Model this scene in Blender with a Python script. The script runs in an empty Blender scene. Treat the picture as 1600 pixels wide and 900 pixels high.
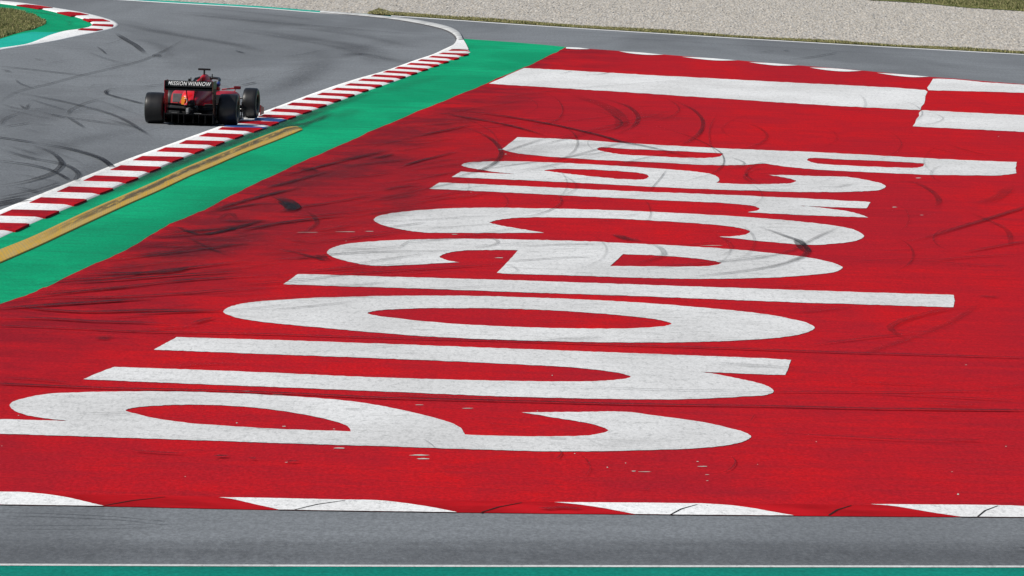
import bpy, bmesh, math, random
import numpy as np
from mathutils import Vector, Matrix
from mathutils.geometry import tessellate_polygon

# ------------------------------------------------------------------ camera, light, exposure
scene = bpy.context.scene
COL = scene.collection
R = math.radians
CAM_H, FPX, HORIZON, ROLL = 6.75, 10600.0, -280.0, 0.030
pitch = math.atan((450 - HORIZON) / FPX)
cam = bpy.data.objects.new('camera', bpy.data.cameras.new('camera'))
COL.objects.link(cam)
cam.data.sensor_width = 36.0
cam.data.lens = 36.0 * FPX / 1600.0
cam.data.clip_start = 1.0
cam.data.clip_end = 6000.0
CM = Matrix.Translation((0, 0, CAM_H)) @ Matrix.Rotation(R(90) - pitch, 4, 'X') @ Matrix.Rotation(math.atan(ROLL), 4, 'Z')
cam.matrix_world = CM
scene.camera = cam

SUN_AZ = R(-116)      # direction towards the sun, clockwise from +Y: from the left and a little behind the camera
SUN_EL = R(42)
world = bpy.data.worlds.new('World'); scene.world = world; world.use_nodes = True
wn = world.node_tree.nodes; wl = world.node_tree.links; wn.clear()
sky = wn.new('ShaderNodeTexSky'); sky.sky_type = 'NISHITA'; sky.sun_disc = False
sky.sun_elevation = SUN_EL; sky.sun_rotation = SUN_AZ
bg = wn.new('ShaderNodeBackground'); bg.inputs['Strength'].default_value = 0.075
wo = wn.new('ShaderNodeOutputWorld')
wl.new(sky.outputs[0], bg.inputs[0]); wl.new(bg.outputs[0], wo.inputs[0])
sun = bpy.data.objects.new('sun', bpy.data.lights.new('sun', 'SUN'))
COL.objects.link(sun)
sun.data.energy = 4.6; sun.data.angle = R(0.5); sun.data.color = (1.0, 0.955, 0.88)
sd = Vector((math.sin(SUN_AZ) * math.cos(SUN_EL), math.cos(SUN_AZ) * math.cos(SUN_EL), math.sin(SUN_EL)))
sun.rotation_euler = sd.to_track_quat('Z', 'Y').to_euler()
sun.location = (0, 100, 60)
vs = scene.view_settings
vs.view_transform = 'Standard'; vs.look = 'None'; vs.gamma = 1.0; vs.use_curve_mapping = False
vs.exposure = 0.0
scene.render.engine = 'CYCLES'
scene.cycles.transparent_max_bounces = 24

# ------------------------------------------------------------------ helpers
random.seed(7); rng = np.random.default_rng(7)
MR = CM.to_3x3()
def P(px, py, z=0.0):
    """point of the level ground (or of a level z above it) that the sight line through a photo pixel meets"""
    d = MR @ Vector(((px - 800.0) / FPX, -(py - 450.0) / FPX, -1.0))
    t = (z - CAM_H) / d.z
    return Vector((d.x * t, d.y * t, z))

def spline(pts, closed=True, n=7):
    """centripetal Catmull-Rom through the points; a third value of 1 marks a sharp corner"""
    p = [Vector((q[0], q[1])) for q in pts]
    c = [len(q) > 2 and q[2] == 1 for q in pts]
    N = len(p); out = []
    rngi = range(N) if closed else range(N - 1)
    for i in rngi:
        j = (i + 1) % N
        p1, p2 = p[i], p[j]
        if c[i] or (not closed and i == 0): p0 = p1 - (p2 - p1)
        else: p0 = p[i - 1]
        if c[j] or (not closed and j == N - 1): p3 = p2 + (p2 - p1)
        else: p3 = p[(j + 1) % N]
        def step(a, b): return max((b - a).length, 1e-4) ** 0.5
        t0 = 0; t1 = t0 + step(p0, p1); t2 = t1 + step(p1, p2); t3 = t2 + step(p2, p3)
        for k in range(n):
            t = t1 + (t2 - t1) * k / n
            a1 = p0 * ((t1 - t) / (t1 - t0)) + p1 * ((t - t0) / (t1 - t0))
            a2 = p1 * ((t2 - t) / (t2 - t1)) + p2 * ((t - t1) / (t2 - t1))
            a3 = p2 * ((t3 - t) / (t3 - t2)) + p3 * ((t - t2) / (t3 - t2))
            b1 = a1 * ((t2 - t) / (t2 - t0)) + a2 * ((t - t0) / (t2 - t0))
            b2 = a2 * ((t3 - t) / (t3 - t1)) + a3 * ((t - t1) / (t3 - t1))
            out.append(b1 * ((t2 - t) / (t2 - t1)) + b2 * ((t - t1) / (t2 - t1)))
    if not closed: out.append(p[-1])
    return [(v.x, v.y) for v in out]

def mesh_obj(name, verts, faces, mat=None, parent=None, smooth=False, props=None):
    me = bpy.data.meshes.new(name)
    me.from_pydata([tuple(v) for v in verts], [], faces)
    me.update()
    if smooth:
        me.polygons.foreach_set('use_smooth', [True] * len(me.polygons))
    o = bpy.data.objects.new(name, me)
    COL.objects.link(o)
    if mat is not None:
        for m in (mat if isinstance(mat, (list, tuple)) else [mat]): me.materials.append(m)
    if parent is not None: o.parent = parent
    return o

def tag(o, label=None, cat=None, group=None, kind=None):
    if label: o['label'] = label
    if cat: o['category'] = cat
    if group: o['group'] = group
    if kind: o['kind'] = kind
    return o

def empty(name, loc, rz=0.0):
    o = bpy.data.objects.new(name, None); o.empty_display_size = 0.5
    o.location = loc; o.rotation_euler = (0, 0, rz); COL.objects.link(o); return o

def sheet(name, loops, z, mat, parent=None):
    """flat paint or surfacing sheet: outer outline plus holes, in photo pixels dropped on the ground"""
    flat = [[Vector((x, y * 6.0, 0)) for x, y in l] for l in loops]
    tris = tessellate_polygon(flat)
    verts = [P(x, y, z) for l in loops for x, y in l]
    faces = []
    for t in tris:
        a, b, c = (verts[i] for i in t)
        if (b - a).cross(c - a).z < 0: t = (t[0], t[2], t[1])
        if abs((b - a).cross(c - a).z) > 1e-9: faces.append(tuple(t))
    return mesh_obj(name, verts, faces, mat, parent)

# ------------------------------------------------------------------ materials
class NT:
    def __init__(s, name):
        s.m = bpy.data.materials.new(name); s.m.use_nodes = True
        s.n = s.m.node_tree.nodes; s.l = s.m.node_tree.links
        s.b = s.n['Principled BSDF']
        s.co = s.n.new('ShaderNodeTexCoord')
    def map(s, scale, rot=0.0, src=None):
        mp = s.n.new('ShaderNodeMapping'); mp.inputs['Scale'].default_value = scale
        mp.inputs['Rotation'].default_value = (0, 0, rot)
        s.l.new(src or s.co.outputs['Object'], mp.inputs['Vector']); return mp.outputs[0]
    def noise(s, scale, detail=4, rough=0.6, rot=0.0, src=None, dist=0.0):
        t = s.n.new('ShaderNodeTexNoise'); t.inputs['Scale'].default_value = 1.0
        t.inputs['Detail'].default_value = detail; t.inputs['Roughness'].default_value = rough
        t.inputs['Distortion'].default_value = dist
        s.l.new(s.map(scale, rot, src), t.inputs['Vector']); return t.outputs['Fac']
    def ramp(s, v, a, b, lo=0.0, hi=1.0):
        r = s.n.new('ShaderNodeMapRange'); r.interpolation_type = 'SMOOTHSTEP'
        r.inputs['From Min'].default_value = a; r.inputs['From Max'].default_value = b
        r.inputs['To Min'].default_value = lo; r.inputs['To Max'].default_value = hi
        s.l.new(v, r.inputs['Value']); return r.outputs[0]
    def math(s, op, a, b):
        m = s.n.new('ShaderNodeMath'); m.operation = op; m.use_clamp = False
        for i, x in enumerate((a, b)):
            if isinstance(x, (int, float)): m.inputs[i].default_value = x
            else: s.l.new(x, m.inputs[i])
        return m.outputs[0]
    def mix(s, f, a, b):
        m = s.n.new('ShaderNodeMix'); m.data_type = 'RGBA'
        for sock, x in ((m.inputs['Factor'], f), (m.inputs[6], a), (m.inputs[7], b)):
            if isinstance(x, (int, float)): sock.default_value = x
            elif isinstance(x, tuple): sock.default_value = (*x, 1.0)
            else: s.l.new(x, sock)
        return m.outputs[2]
    def grain(s, c, amt, sx=24.0, sy=7.5):
        v = s.ramp(s.noise((sx, sy, 1), 2, 0.7), 0.32, 0.68, 1 - amt, 1 + amt)
        h = s.n.new('ShaderNodeHueSaturation'); s.l.new(v, h.inputs['Value']); s.l.new(c, h.inputs['Color'])
        return h.outputs[0]
    def bump(s, h, strength=0.3, dist=0.02):
        b = s.n.new('ShaderNodeBump'); b.inputs['Strength'].default_value = strength
        b.inputs['Distance'].default_value = dist
        s.l.new(h, b.inputs['Height']); s.l.new(b.outputs[0], s.b.inputs['Normal'])
    def out(s, col, rough=0.85, spec=0.15, metal=0.0):
        if isinstance(col, tuple): s.b.inputs['Base Color'].default_value = (*col, 1.0)
        else: s.l.new(col, s.b.inputs['Base Color'])
        s.b.inputs['Roughness'].default_value = rough
        s.b.inputs['Specular IOR Level'].default_value = spec
        s.b.inputs['Metallic'].default_value = metal
        return s.m

def asphalt(name, base, dark, warm):
    n = NT(name)
    big = n.ramp(n.noise((0.16, 0.035, 1), 4, 0.6, dist=0.8), 0.38, 0.62)
    mid = n.ramp(n.noise((0.9, 0.16, 1), 5, 0.65, rot=0.05), 0.30, 0.72)
    fine = n.ramp(n.noise((13, 2.6, 1), 4, 0.9), 0.40, 0.60)
    streak = n.ramp(n.noise((0.25, 1.6, 1), 5, 0.7, rot=0.02), 0.36, 0.64)
    c = n.mix(big, dark, base)
    c = n.mix(n.math('MULTIPLY', streak, 0.30), c, tuple(x * 0.80 for x in dark))
    c = n.mix(n.math('MULTIPLY', mid, 0.35), c, warm)
    c = n.mix(n.math('MULTIPLY', fine, 0.30), c, tuple(x * 0.55 for x in dark))
    c = n.grain(c, 0.13)
    return n.out(c, 0.92, 0.04)
M_TRACK = asphalt('track_asphalt', (0.226, 0.244, 0.262), (0.158, 0.170, 0.184), (0.205, 0.220, 0.234))
M_TRACK2 = None

def red_paint():
    n = NT('red_runoff_paint')
    big = n.ramp(n.noise((0.22, 0.045, 1), 4, 0.6, rot=0.25, dist=0.6), 0.36, 0.66)
    mid = n.ramp(n.noise((0.75, 0.30, 1), 6, 0.68, rot=-0.10, dist=0.8), 0.34, 0.68)
    streak = n.ramp(n.noise((0.28, 1.5, 1), 5, 0.65, rot=0.02), 0.36, 0.72)
    fine = n.ramp(n.noise((9, 1.8, 1), 5, 0.9), 0.40, 0.62)
    c = n.mix(big, (0.39, 0.011, 0.020), (0.545, 0.008, 0.011))
    c = n.mix(n.math('MULTIPLY', mid, 0.60), c, (0.30, 0.012, 0.023))
    c = n.mix(n.math('MULTIPLY', streak, 0.50), c, (0.56, 0.011, 0.014))
    dull = n.ramp(n.noise((0.6, 2.6, 1), 6, 0.75, rot=-0.02), 0.48, 0.62)
    c = n.mix(n.math('MULTIPLY', dull, 0.42), c, (0.27, 0.015, 0.022))
    c = n.mix(n.math('MULTIPLY', fine, 0.30), c, (0.24, 0.010, 0.018))
    # heavily used ground nearest the track: blackened by rubber
    sep = n.n.new('ShaderNodeSeparateXYZ'); n.l.new(n.co.outputs['Object'], sep.inputs[0])
    # signed distance (m) from the green strip edge
    a, b = P(0, 474), P(860, 86)
    nx, ny = -(b.y - a.y), (b.x - a.x)
    L = math.hypot(nx, ny); nx /= -L; ny /= -L
    dist = n.math('ADD', n.math('MULTIPLY', sep.outputs[0], nx), n.math('ADD', n.math('MULTIPLY', sep.outputs[1], ny), -(a.x * nx + a.y * ny)))
    used = n.ramp(dist, 0.0, 4.2, 1.0, 0.0)
    patch = n.ramp(n.noise((0.5, 0.40, 1), 7, 0.70, rot=-0.16, dist=0.9), 0.38, 0.62)
    c = n.mix(n.math('MULTIPLY', n.math('MULTIPLY', used, patch), 0.62), c, (0.11, 0.011, 0.020))
    # chips where the paint is gone
    chips = n.ramp(n.noise((2.6, 1.9, 1), 2, 0.9), 0.80, 0.82)
    c = n.mix(n.math('MULTIPLY', chips, 0.4), c, (0.62, 0.36, 0.36))
    c = n.grain(c, 0.15)
    return n.out(c, 0.92, 0.02)
M_RED = red_paint()

def white_paint(name, lo=0.62, hi=0.76, dirt=0.5, sc=1.0):
    n = NT(name)
    big = n.ramp(n.noise((0.35, 0.12, 1), 4, 0.6), 0.3, 0.7)
    c = n.mix(big, (lo * 0.97, lo * 0.975, lo * 0.97), (hi * 0.97, hi * 0.98, hi * 0.98))
    streak = n.ramp(n.noise((0.9 * sc, 3.4 * sc, 1), 8, 0.82, rot=0.04), 0.52, 0.66)
    c = n.mix(n.math('MULTIPLY', streak, dirt), c, (0.27, 0.27, 0.26))
    grain = n.ramp(n.noise((10, 2.2, 1), 4, 0.95), 0.48, 0.66)
    c = n.mix(n.math('MULTIPLY', grain, 0.42), c, (0.24, 0.25, 0.25))
    pits = n.ramp(n.noise((4.2, 2.1, 1), 3, 0.95), 0.69, 0.72)
    c = n.mix(n.math('MULTIPLY', pits, 0.7), c, (0.07, 0.07, 0.07))
    c = n.grain(c, 0.09)
    return n.out(c, 0.9, 0.03)
M_WHITE = white_paint('white_road_paint')
M_KWHITE = white_paint('white_kerb_paint', 0.74, 0.86, 0.20)

def green_paint(name, a, b, d):
    n = NT(name)
    big = n.ramp(n.noise((0.30, 0.10, 1), 4, 0.6, rot=0.3, dist=0.5), 0.34, 0.68)
    c = n.mix(big, a, b)
    st = n.ramp(n.noise((0.5, 1.5, 1), 7, 0.75, rot=0.03), 0.44, 0.66)
    c = n.mix(n.math('MULTIPLY', st, 0.50), c, d)
    fine = n.ramp(n.noise((9, 2.4, 1), 3, 0.8), 0.4, 0.8)
    c = n.mix(n.math('MULTIPLY', fine, 0.20), c, tuple(x * 0.5 for x in d))
    c = n.grain(c, 0.13)
    return n.out(c, 0.9, 0.03)
M_GREEN = green_paint('green_paint', (0.004, 0.27, 0.125), (0.006, 0.38, 0.175), (0.014, 0.175, 0.095))
M_TEAL = green_paint('teal_paint', (0.005, 0.19, 0.145), (0.006, 0.23, 0.175), (0.012, 0.15, 0.12))
M_TEAL2 = green_paint('faded_teal_paint', (0.012, 0.36, 0.28), (0.02, 0.44, 0.34), (0.02, 0.28, 0.22))

def kerb_red():
    n = NT('kerb_red_paint')
    v = n.ramp(n.noise((1.6, 0.5, 1), 5, 0.8), 0.36, 0.64)
    c = n.mix(v, (0.24, 0.006, 0.014), (0.44, 0.006, 0.012))
    return n.out(c, 0.85, 0.06)
M_KRED = kerb_red()
def plain(name, col, rough=0.6, spec=0.3, metal=0.0, var=0.25, sc=6.0):
    n = NT(name)
    v = n.ramp(n.noise((sc, sc, sc), 4, 0.6), 0.3, 0.7)
    c = n.mix(v, tuple(x * (1 - var) for x in col), tuple(x * (1 + var * 0.5) for x in col))
    return n.out(c, rough, spec, metal)
M_BLUE = plain('kerb_blue_paint', (0.02, 0.075, 0.24), 0.7, 0.2)
M_JOINT = plain('open_joint', (0.02, 0.02, 0.02), 0.9, 0.05)
M_LINE = white_paint('white_line_paint', 0.70, 0.80, 0.30)

def vcol_mat(name, attr, rough=0.9, spec=0.1, mul=None):
    n = NT(name)
    a = n.n.new('ShaderNodeAttribute'); a.attribute_name = attr
    c = a.outputs['Color']
    if mul:
        v = n.ramp(n.noise(mul, 4, 0.6), 0.3, 0.7)
        c = n.mix(n.math('MULTIPLY', v, 0.35), c, (0.10, 0.09, 0.05))
    return n.out(c, rough, spec)
M_GRAVEL = vcol_mat('gravel_stones', 'stone', 0.95, 0.05)
M_GRASSB = vcol_mat('grass_blades', 'blade', 0.8, 0.1)
M_SOIL = plain('dry_turf', (0.17, 0.17, 0.06), 0.95, 0.05, var=0.5, sc=1.2)
M_GROUND = plain('far_grass', (0.13, 0.16, 0.05), 0.95, 0.05, var=0.4, sc=0.3)

def rubber_mat(name, col, soft):
    """rubber laid on the surface: covers it by the 'cover' attribute, broken up by grain"""
    n = NT(name)
    a = n.n.new('ShaderNodeAttribute'); a.attribute_name = 'cover'
    g = n.ramp(n.noise((7, 1.3, 1), 5, 0.8), 0.30, 0.62, 0.62 if not soft else 0.55, 1.0)
    g2 = n.ramp(n.noise((0.8, 0.35, 1), 3, 0.6), 0.30, 0.60, 0.75 if not soft else 0.80, 1.0)
    f = n.math('MULTIPLY', a.outputs['Fac'], n.math('MULTIPLY', g, g2))
    tr = n.n.new('ShaderNodeBsdfTransparent')
    n.out(col, 0.8, 0.10)
    mx = n.n.new('ShaderNodeMixShader')
    n.l.new(f, mx.inputs[0]); n.l.new(tr.outputs[0], mx.inputs[1]); n.l.new(n.b.outputs[0], mx.inputs[2])
    n.l.new(mx.outputs[0], n.n['Material Output'].inputs['Surface'])
    return n.m
M_RUB = rubber_mat('tyre_rubber_on_ground', (0.016, 0.016, 0.020), False)
M_RUBS = rubber_mat('rubber_haze_on_ground', (0.035, 0.034, 0.042), True)

# ------------------------------------------------------------------ the ground, surfacing and paint
def rough_edge(pts, amp=0.32, gap=7.0):
    out = []; n = len(pts)
    for i in range(n):
        a, b = pts[i], pts[(i + 1) % n]; d = math.hypot(b[0] - a[0], b[1] - a[1]); k = max(1, int(d / gap))
        for j in range(k):
            t = j / k; out.append((a[0] + (b[0] - a[0]) * t + random.uniform(-amp, amp) * 1.2, a[1] + (b[1] - a[1]) * t + random.uniform(-amp, amp)))
    return out
def box_px(x0, y0, x1, y1): return [(x0, y0), (x1, y0), (x1, y1), (x0, y1)]
g = mesh_obj('ground', [(-3000, -60, -0.12), (3000, -60, -0.12), (3000, 5000, -0.12), (-3000, 5000, -0.12)], [(0, 1, 2, 3)], M_GROUND)
tag(g, kind='structure')

EDGE = [(-400, -56), (-150, -32), (0, -18), (120, -8), (250, 0.5), (400, 9.2), (500, 17), (575, 21.8), (650, 26.6), (800, 37), (1000, 49.8), (1200, 62), (1400, 73.5), (1600, 84.5), (1800, 95), (2000, 105)]
edge = spline(EDGE, closed=False, n=4)
tr = sheet('track', [[(x, y) for x, y in edge] + [(2000, 1060), (-400, 1060)]], 0.0, M_TRACK)
tag(tr, kind='structure')

def strip(name, upper, w_px, z, mat, parent=None):
    a = [P(x, y, z) for x, y in upper]; b = [P(x, y + w_px, z) for x, y in upper]
    n = len(a)
    return mesh_obj(name, a + b, [(i, i + n, i + n + 1, i + 1) for i in range(n - 1)], mat, parent)
el = strip('edge_line', [q for q in edge if q[0] > 560], 1.1, 0.004, M_LINE); tag(el, kind='structure')
GL = [q for q in edge if q[0] < 620]
tag(strip('painted_verge', GL, 2.4, 0.004, M_TEAL2), kind='structure')
tag(strip('edge_line', [(x, y + 2.3) for x, y in GL if x < 600], 1.2, 0.008, M_LINE), kind='structure')

BOT = [(-400, 781), (-200, 784.5), (0, 788), (162, 790.3), (400, 795.4), (800, 801), (1200, 805), (1600, 807.6), (2000, 809)]
bot = spline(BOT, closed=False, n=4)
RT = [(885, 74), (960, 79), (1040, 85.5), (1150, 94), (1200, 98.3), (1350, 110.5), (1450, 119.8), (1490, 122.6), (1540, 127), (1600, 131.5), (1800, 147), (2000, 162)]
rt = spline(RT, closed=False, n=4)
GR = [(-400, 655), (-200, 565), (-60, 502), (0, 474.5), (40, 462), (66, 450), (72.5, 448), (150, 411), (180, 399), (220, 377), (245, 361.5), (270, 348), (300, 336), (325, 325), (362, 305), (400, 286.5), (450, 263), (495, 242.5), (536, 225), (575, 207), (620, 188), (675, 165), (720, 147), (760, 130.3), (800, 112.8), (819, 105.5), (854, 88.8), (872, 80), (885, 73.6)]
gr = spline(GR, closed=False, n=5)
gr = [(x + 0.5 * math.sin(i * 1.7), y + 0.45 * math.sin(i * 0.9) + 0.3 * math.sin(i * 2.3)) for i, (x, y) in enumerate(gr)]
red = sheet('runoff_area', [gr + rt[1:] + bot[::-1]], 0.008, M_RED); tag(red, kind='structure')

KIN = [(722, 50), (714.5, 60), (713, 64), (709, 69.4), (696, 76), (675, 85.5), (652, 93), (602, 110.6), (560, 122.5), (522, 134.5), (485, 147.5), (435, 166), (414, 173.5), (339, 199), (300, 213), (250, 230.8), (200, 248.6), (150, 268.8), (100, 288.8), (50, 308.8), (0, 328.8), (-100, 370), (-250, 432)]
KOUT = [(723.5, 61), (729, 70), (735, 82.3), (716, 90.3), (702.5, 95), (665, 109.5), (627.5, 124), (577.5, 141.5), (540, 155), (510, 166), (460, 183.5), (416, 200), (400, 205.8), (350, 223.5), (300, 243), (250, 263.5), (215, 280), (200, 286), (150, 308), (100, 328.5), (50, 350), (0, 372.5), (-100, 418), (-250, 486)]
kout = spline(KOUT, closed=False, n=5)
gtop = [(723, 60.6), (760, 63), (800, 65.8), (850, 70), (885, 73.4)]
green = sheet('painted_strip', [[(x - 1.5, y - 0.5) for x, y in kout[::-1]] + gtop[1:] + [(886.5, 74.2)] + gr[::-1][1:-1] + [(-400, 656)]], 0.004, M_GREEN)
tag(green, kind='structure')

BL = [(-400, 879.6), (0, 880.6), (400, 882), (800, 882.8), (1200, 883.2), (1600, 883.6), (2000, 883.6)]
tag(sheet('painted_verge', [BL + [(2000, 1060), (-400, 1060)]], 0.004, M_TEAL), kind='structure')
tag(strip('edge_line', [(-400, 879.6), (0, 880.6), (400, 882), (800, 882.8), (1200, 883.2), (1600, 883.6), (2000, 883.6)], 2.9, 0.008, M_LINE), kind='structure')

# left infield: green paint, faded teal, turf
INF_OUT = [(0, 1), (30, 3.8), (60, 8), (87, 12.3), (119, 17.5), (144, 22.7), (169, 29.6), (180, 34), (184.6, 38.8), (180, 42.8), (162, 48), (125, 55.6), (87.5, 63.6), (44, 71), (0, 78)]
INF_IN = [(0, 5.8), (25, 9), (60, 13.8), (89, 20), (111, 25), (128.5, 30), (138.5, 34), (143.6, 38.8), (138, 42.6), (120, 46.6), (96, 49.8), (75, 56), (44, 69.4), (20, 73.8), (0, 76.6)]
inf_in = spline(INF_IN, closed=False, n=4)
tag(sheet('painted_verge', [[(-400, -46)] + [(x + 1.0, y) for x, y in inf_in] + [(-400, 140)]], 0.004, M_GREEN), kind='structure')
tag(sheet('painted_verge', [[(-400, 108), (0, 61), (30, 53), (50, 49.6), (75, 50.4), (97, 49.6), (75, 56), (44, 69.2), (0, 76.4), (-400, 139)]], 0.008, M_TEAL2), kind='structure')
tag(strip('edge_line', [(-400, 139), (-200, 107), (-60, 86), (0, 76.4)], 1.8, 0.008, M_LINE), kind='structure')
# ------------------------------------------------------------------ painted letters
LET = {}
LET['B'] = ([[(808.5, 214.5, 1), (890, 217.6), (970, 223), (1130, 231.6), (1290, 238.4), (1444, 247), (1520, 250.5), (1589, 253, 1), (1586.8, 262, 1), (1588, 270.6, 1), (1564, 273.7), (1500, 273.6), (1452, 273), (1380, 270), (1280, 265), (1230, 260.5), (1195, 255.2, 1), (1170, 257.2), (1130, 258), (1090, 257), (1030, 254), (970, 251.4), (920, 248.8), (840, 243), (800, 237.8), (784, 233.2, 1)],
  [(1261, 250), (1263, 247.6), (1269, 246.9), (1320, 249.2), (1400, 252.6), (1444.5, 255.2, 1), (1442, 259.5), (1432, 261.9), (1400, 261.6), (1340, 259.2), (1280, 255.8), (1267, 253)],
  [(933, 233), (936, 230.4), (945, 230.0), (970, 231.8), (1050, 235.6), (1130.5, 239.6, 1), (1126, 243.8), (1110, 246.3), (1070, 246.3), (1020, 244), (970, 241), (945, 237)]],
  'white painted capital letter B, first of the word, nearest the long white bar')
LET['a1'] = ([[(721, 258), (728, 254.6), (746, 252.9), (780, 252), (860, 253.6), (970, 259.5), (1050, 265), (1094, 269), (1115, 273), (1123, 278), (1123.5, 282), (1119, 285.6, 1), (1150, 287.3), (1190, 287.7), (1220, 287), (1238, 285.4), (1244, 282.6), (1236, 279.4), (1220, 276.4), (1201, 273.3, 1), (1240, 273.8), (1280, 275.3), (1324, 276.4), (1360, 282.4), (1378, 287), (1384, 291.4), (1376, 296), (1356, 298.4), (1320, 299.7), (1280, 300), (1250, 300), (1150, 297), (1030, 292.4), (970, 289), (820, 281.6), (706, 276.4, 1), (720, 268, 1), (760, 269.9), (806, 271.8, 1), (788, 270.2), (764, 267.2), (746, 264.2), (730, 261.2)],
  [(850, 266), (860, 264.5), (900, 264), (940, 265.6), (980, 268.2), (1000, 270.3), (1011, 273), (1013.5, 276), (1008, 279.6), (1000, 280.5), (970, 279.6), (940, 277), (900, 272.8), (880, 270.4), (862, 268)]],
  'white painted letter a directly below the capital B')
LET['r'] = ([[(671, 294.8, 1), (686, 285, 1), (780, 289), (970, 298), (1100, 303), (1250, 309.6), (1360, 315.5, 1), (1354, 325.6, 1), (1280, 322.8), (1245, 321.2, 1), (1280, 324), (1300, 326.4), (1330, 331.2), (1347, 336), (1356, 339.6, 1), (1320, 338.2), (1280, 337), (1210, 333.8), (1168, 331.4, 1), (1182, 329), (1187, 326), (1180, 322.4), (1160, 319.5), (1110, 316), (1050, 313.6), (970, 309.6), (820, 302)]],
  'small letter r of white road paint between the first a and the c')
LET['c'] = ([[(584, 344), (588, 339), (604, 334.4), (640, 329.6), (700, 325.7), (760, 324.6), (820, 325.1), (970, 328.7), (1070, 333.4), (1150, 338), (1230, 344.2), (1275, 348.8), (1325, 356.2), (1342.5, 362.5), (1350, 369), (1337.5, 376), (1300, 381), (1262, 382.6), (1200, 377.6), (1124, 369.8, 1), (1150, 368.7), (1166, 365.8), (1172, 361.6), (1162, 357.6), (1140, 353.6), (1090, 349), (1030, 345.2), (970, 342), (900, 340), (840, 339.4), (800, 340.8), (776, 344), (764, 347.6, 1), (780, 351.8), (810, 357), (850, 363.5, 1), (780, 363.9), (670, 363.4), (652, 362.2), (624, 357.8), (597, 351.2)]],
  'small letter c of white road paint between the r and the e')
LET['e'] = ([[(511, 395), (514, 390), (532, 383), (560, 379), (620, 375), (680, 373.3), (760, 373), (800, 373.8), (900, 376.4), (1000, 380.8), (1100, 386.2), (1200, 394.6), (1275, 404.4), (1305, 411.8), (1316.5, 418), (1307, 424), (1262, 430), (1200, 433.9), (1100, 435.6), (1000, 433.9), (900, 430.6), (800, 427.8), (776, 426.5, 1), (796, 406), (809.6, 390.8, 1), (760, 390.6), (720, 391.8), (697, 395.8), (687, 401), (698, 406.2), (718, 409.8, 1), (680, 411.5), (640, 413.8), (600, 415.4), (572, 414), (540, 407.4), (518, 400.4)],
  [(953, 415.5, 1), (973.8, 397, 1), (1025, 398.9), (1075, 402.6), (1112, 407), (1127, 411), (1112, 414.8), (1075, 416.2), (1025, 416.2)]],
  'white painted letter e between the c and the l, scuffed by tyre arcs')
LET['l'] = ([[(442.5, 444, 1), (465.5, 428, 1), (600, 432), (820, 438.2), (1000, 444.6), (1200, 451.4), (1350, 456.5), (1490, 460.6, 1), (1491.8, 470, 1), (1489.5, 480, 1), (1350, 475.6), (1200, 470.8), (1000, 462.6), (800, 456), (660, 451), (500, 446)]],
  'white painted letter l, one straight stroke just above the o')
LET['o'] = ([[(349, 487), (357.5, 480), (375, 475), (400, 471.4), (440, 468.2), (500, 465), (625, 462), (750, 462.4), (800, 463.8), (900, 467.3), (1000, 472.8), (1100, 480.6), (1200, 491.4), (1237.5, 498.6), (1262.5, 505), (1273, 512), (1262.5, 518.6), (1237.5, 524.6), (1200, 529), (1100, 533.9), (975, 535), (800, 531.2), (650, 524.4), (500, 511.6), (400, 501.4), (362.5, 494)],
  [(574, 489), (588, 485.4), (625, 482.6), (700, 481.3), (800, 482.4), (900, 487), (1000, 495.6), (1037, 501.2), (1049, 505.6), (1037, 509.4), (975, 513), (875, 512.6), (800, 510.2), (700, 505), (625, 497.8), (588, 493)]],
  'small letter o of white road paint with a red oval inside, above the n')
LET['n'] = ([[(240.5, 546.2, 1), (257, 537), (276, 526.8, 1), (400, 530.2), (600, 537), (800, 544.6), (1000, 552.2), (1200, 560), (1236, 562.2, 1), (1231.5, 575), (1227, 585.8, 1), (1200, 585.2), (1092, 580.6, 1), (1120, 584.6), (1160, 592.6), (1190, 599.8), (1204, 605.8), (1209, 611.6), (1199, 616.4), (1160, 619.5), (1100, 622.8), (1020, 624), (900, 622.2), (800, 619.8), (600, 611.6), (460, 605.8), (300, 599.6), (130, 592.5, 1), (155, 582), (178.8, 573, 1), (400, 581.2), (600, 590), (800, 595), (900, 595.9), (940, 594.8), (960, 593.4), (980, 590.8), (985.6, 588.8), (974, 584), (950, 580), (900, 574.4), (800, 568.8), (600, 560), (400, 552.5)]],
  'small letter n of white road paint between the o and the last a')
LET['a2'] = ([[(15, 634), (18, 629), (40, 621.6), (70, 615.8), (120, 613), (180, 611.6), (260, 611.5), (340, 613.4), (420, 617), (520, 623.8), (580, 631.2), (620, 638.8), (680, 653), (709, 662.2), (721, 670), (726.4, 679, 1), (800, 681.3), (860, 681.6), (920, 680), (938, 677), (950.4, 672.4), (938, 666), (900, 657.8), (860, 651.4), (815, 644, 1), (860, 643.8), (920, 643.4), (960, 642.6), (986, 644), (1040, 651.4), (1100, 659.6), (1140, 668.8), (1162, 674.8), (1173.6, 682), (1164, 688.6), (1140, 694.8), (1100, 699.5), (1020, 703), (940, 704.8), (860, 705), (740, 702), (600, 697.2), (460, 693), (300, 687.4), (200, 684), (0, 677.6), (-62, 675.6, 1), (-30, 663), (-12, 654.6, 1), (0, 654.8), (60, 656.4), (108, 657.6, 1), (76, 654), (40, 648), (22, 641)],
  [(196, 640.8), (206, 637.4), (230, 634.8), (270, 632.7), (320, 632.5), (380, 635.2), (440, 641.8), (500, 652.6), (538, 663.2), (546, 668.6), (548, 673.8, 1), (460, 671), (380, 667), (300, 661.2), (255, 655.6), (220, 648.2)]],
  'largest white painted letter a, last of the word, nearest the bottom kerb')
M_LETTER = {k: white_paint('white_letter_paint_' + k, 0.58, 0.72, d, s) for k, d, s in (('worn', 0.62, 1.0), ('clean', 0.40, 0.8))}
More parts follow.
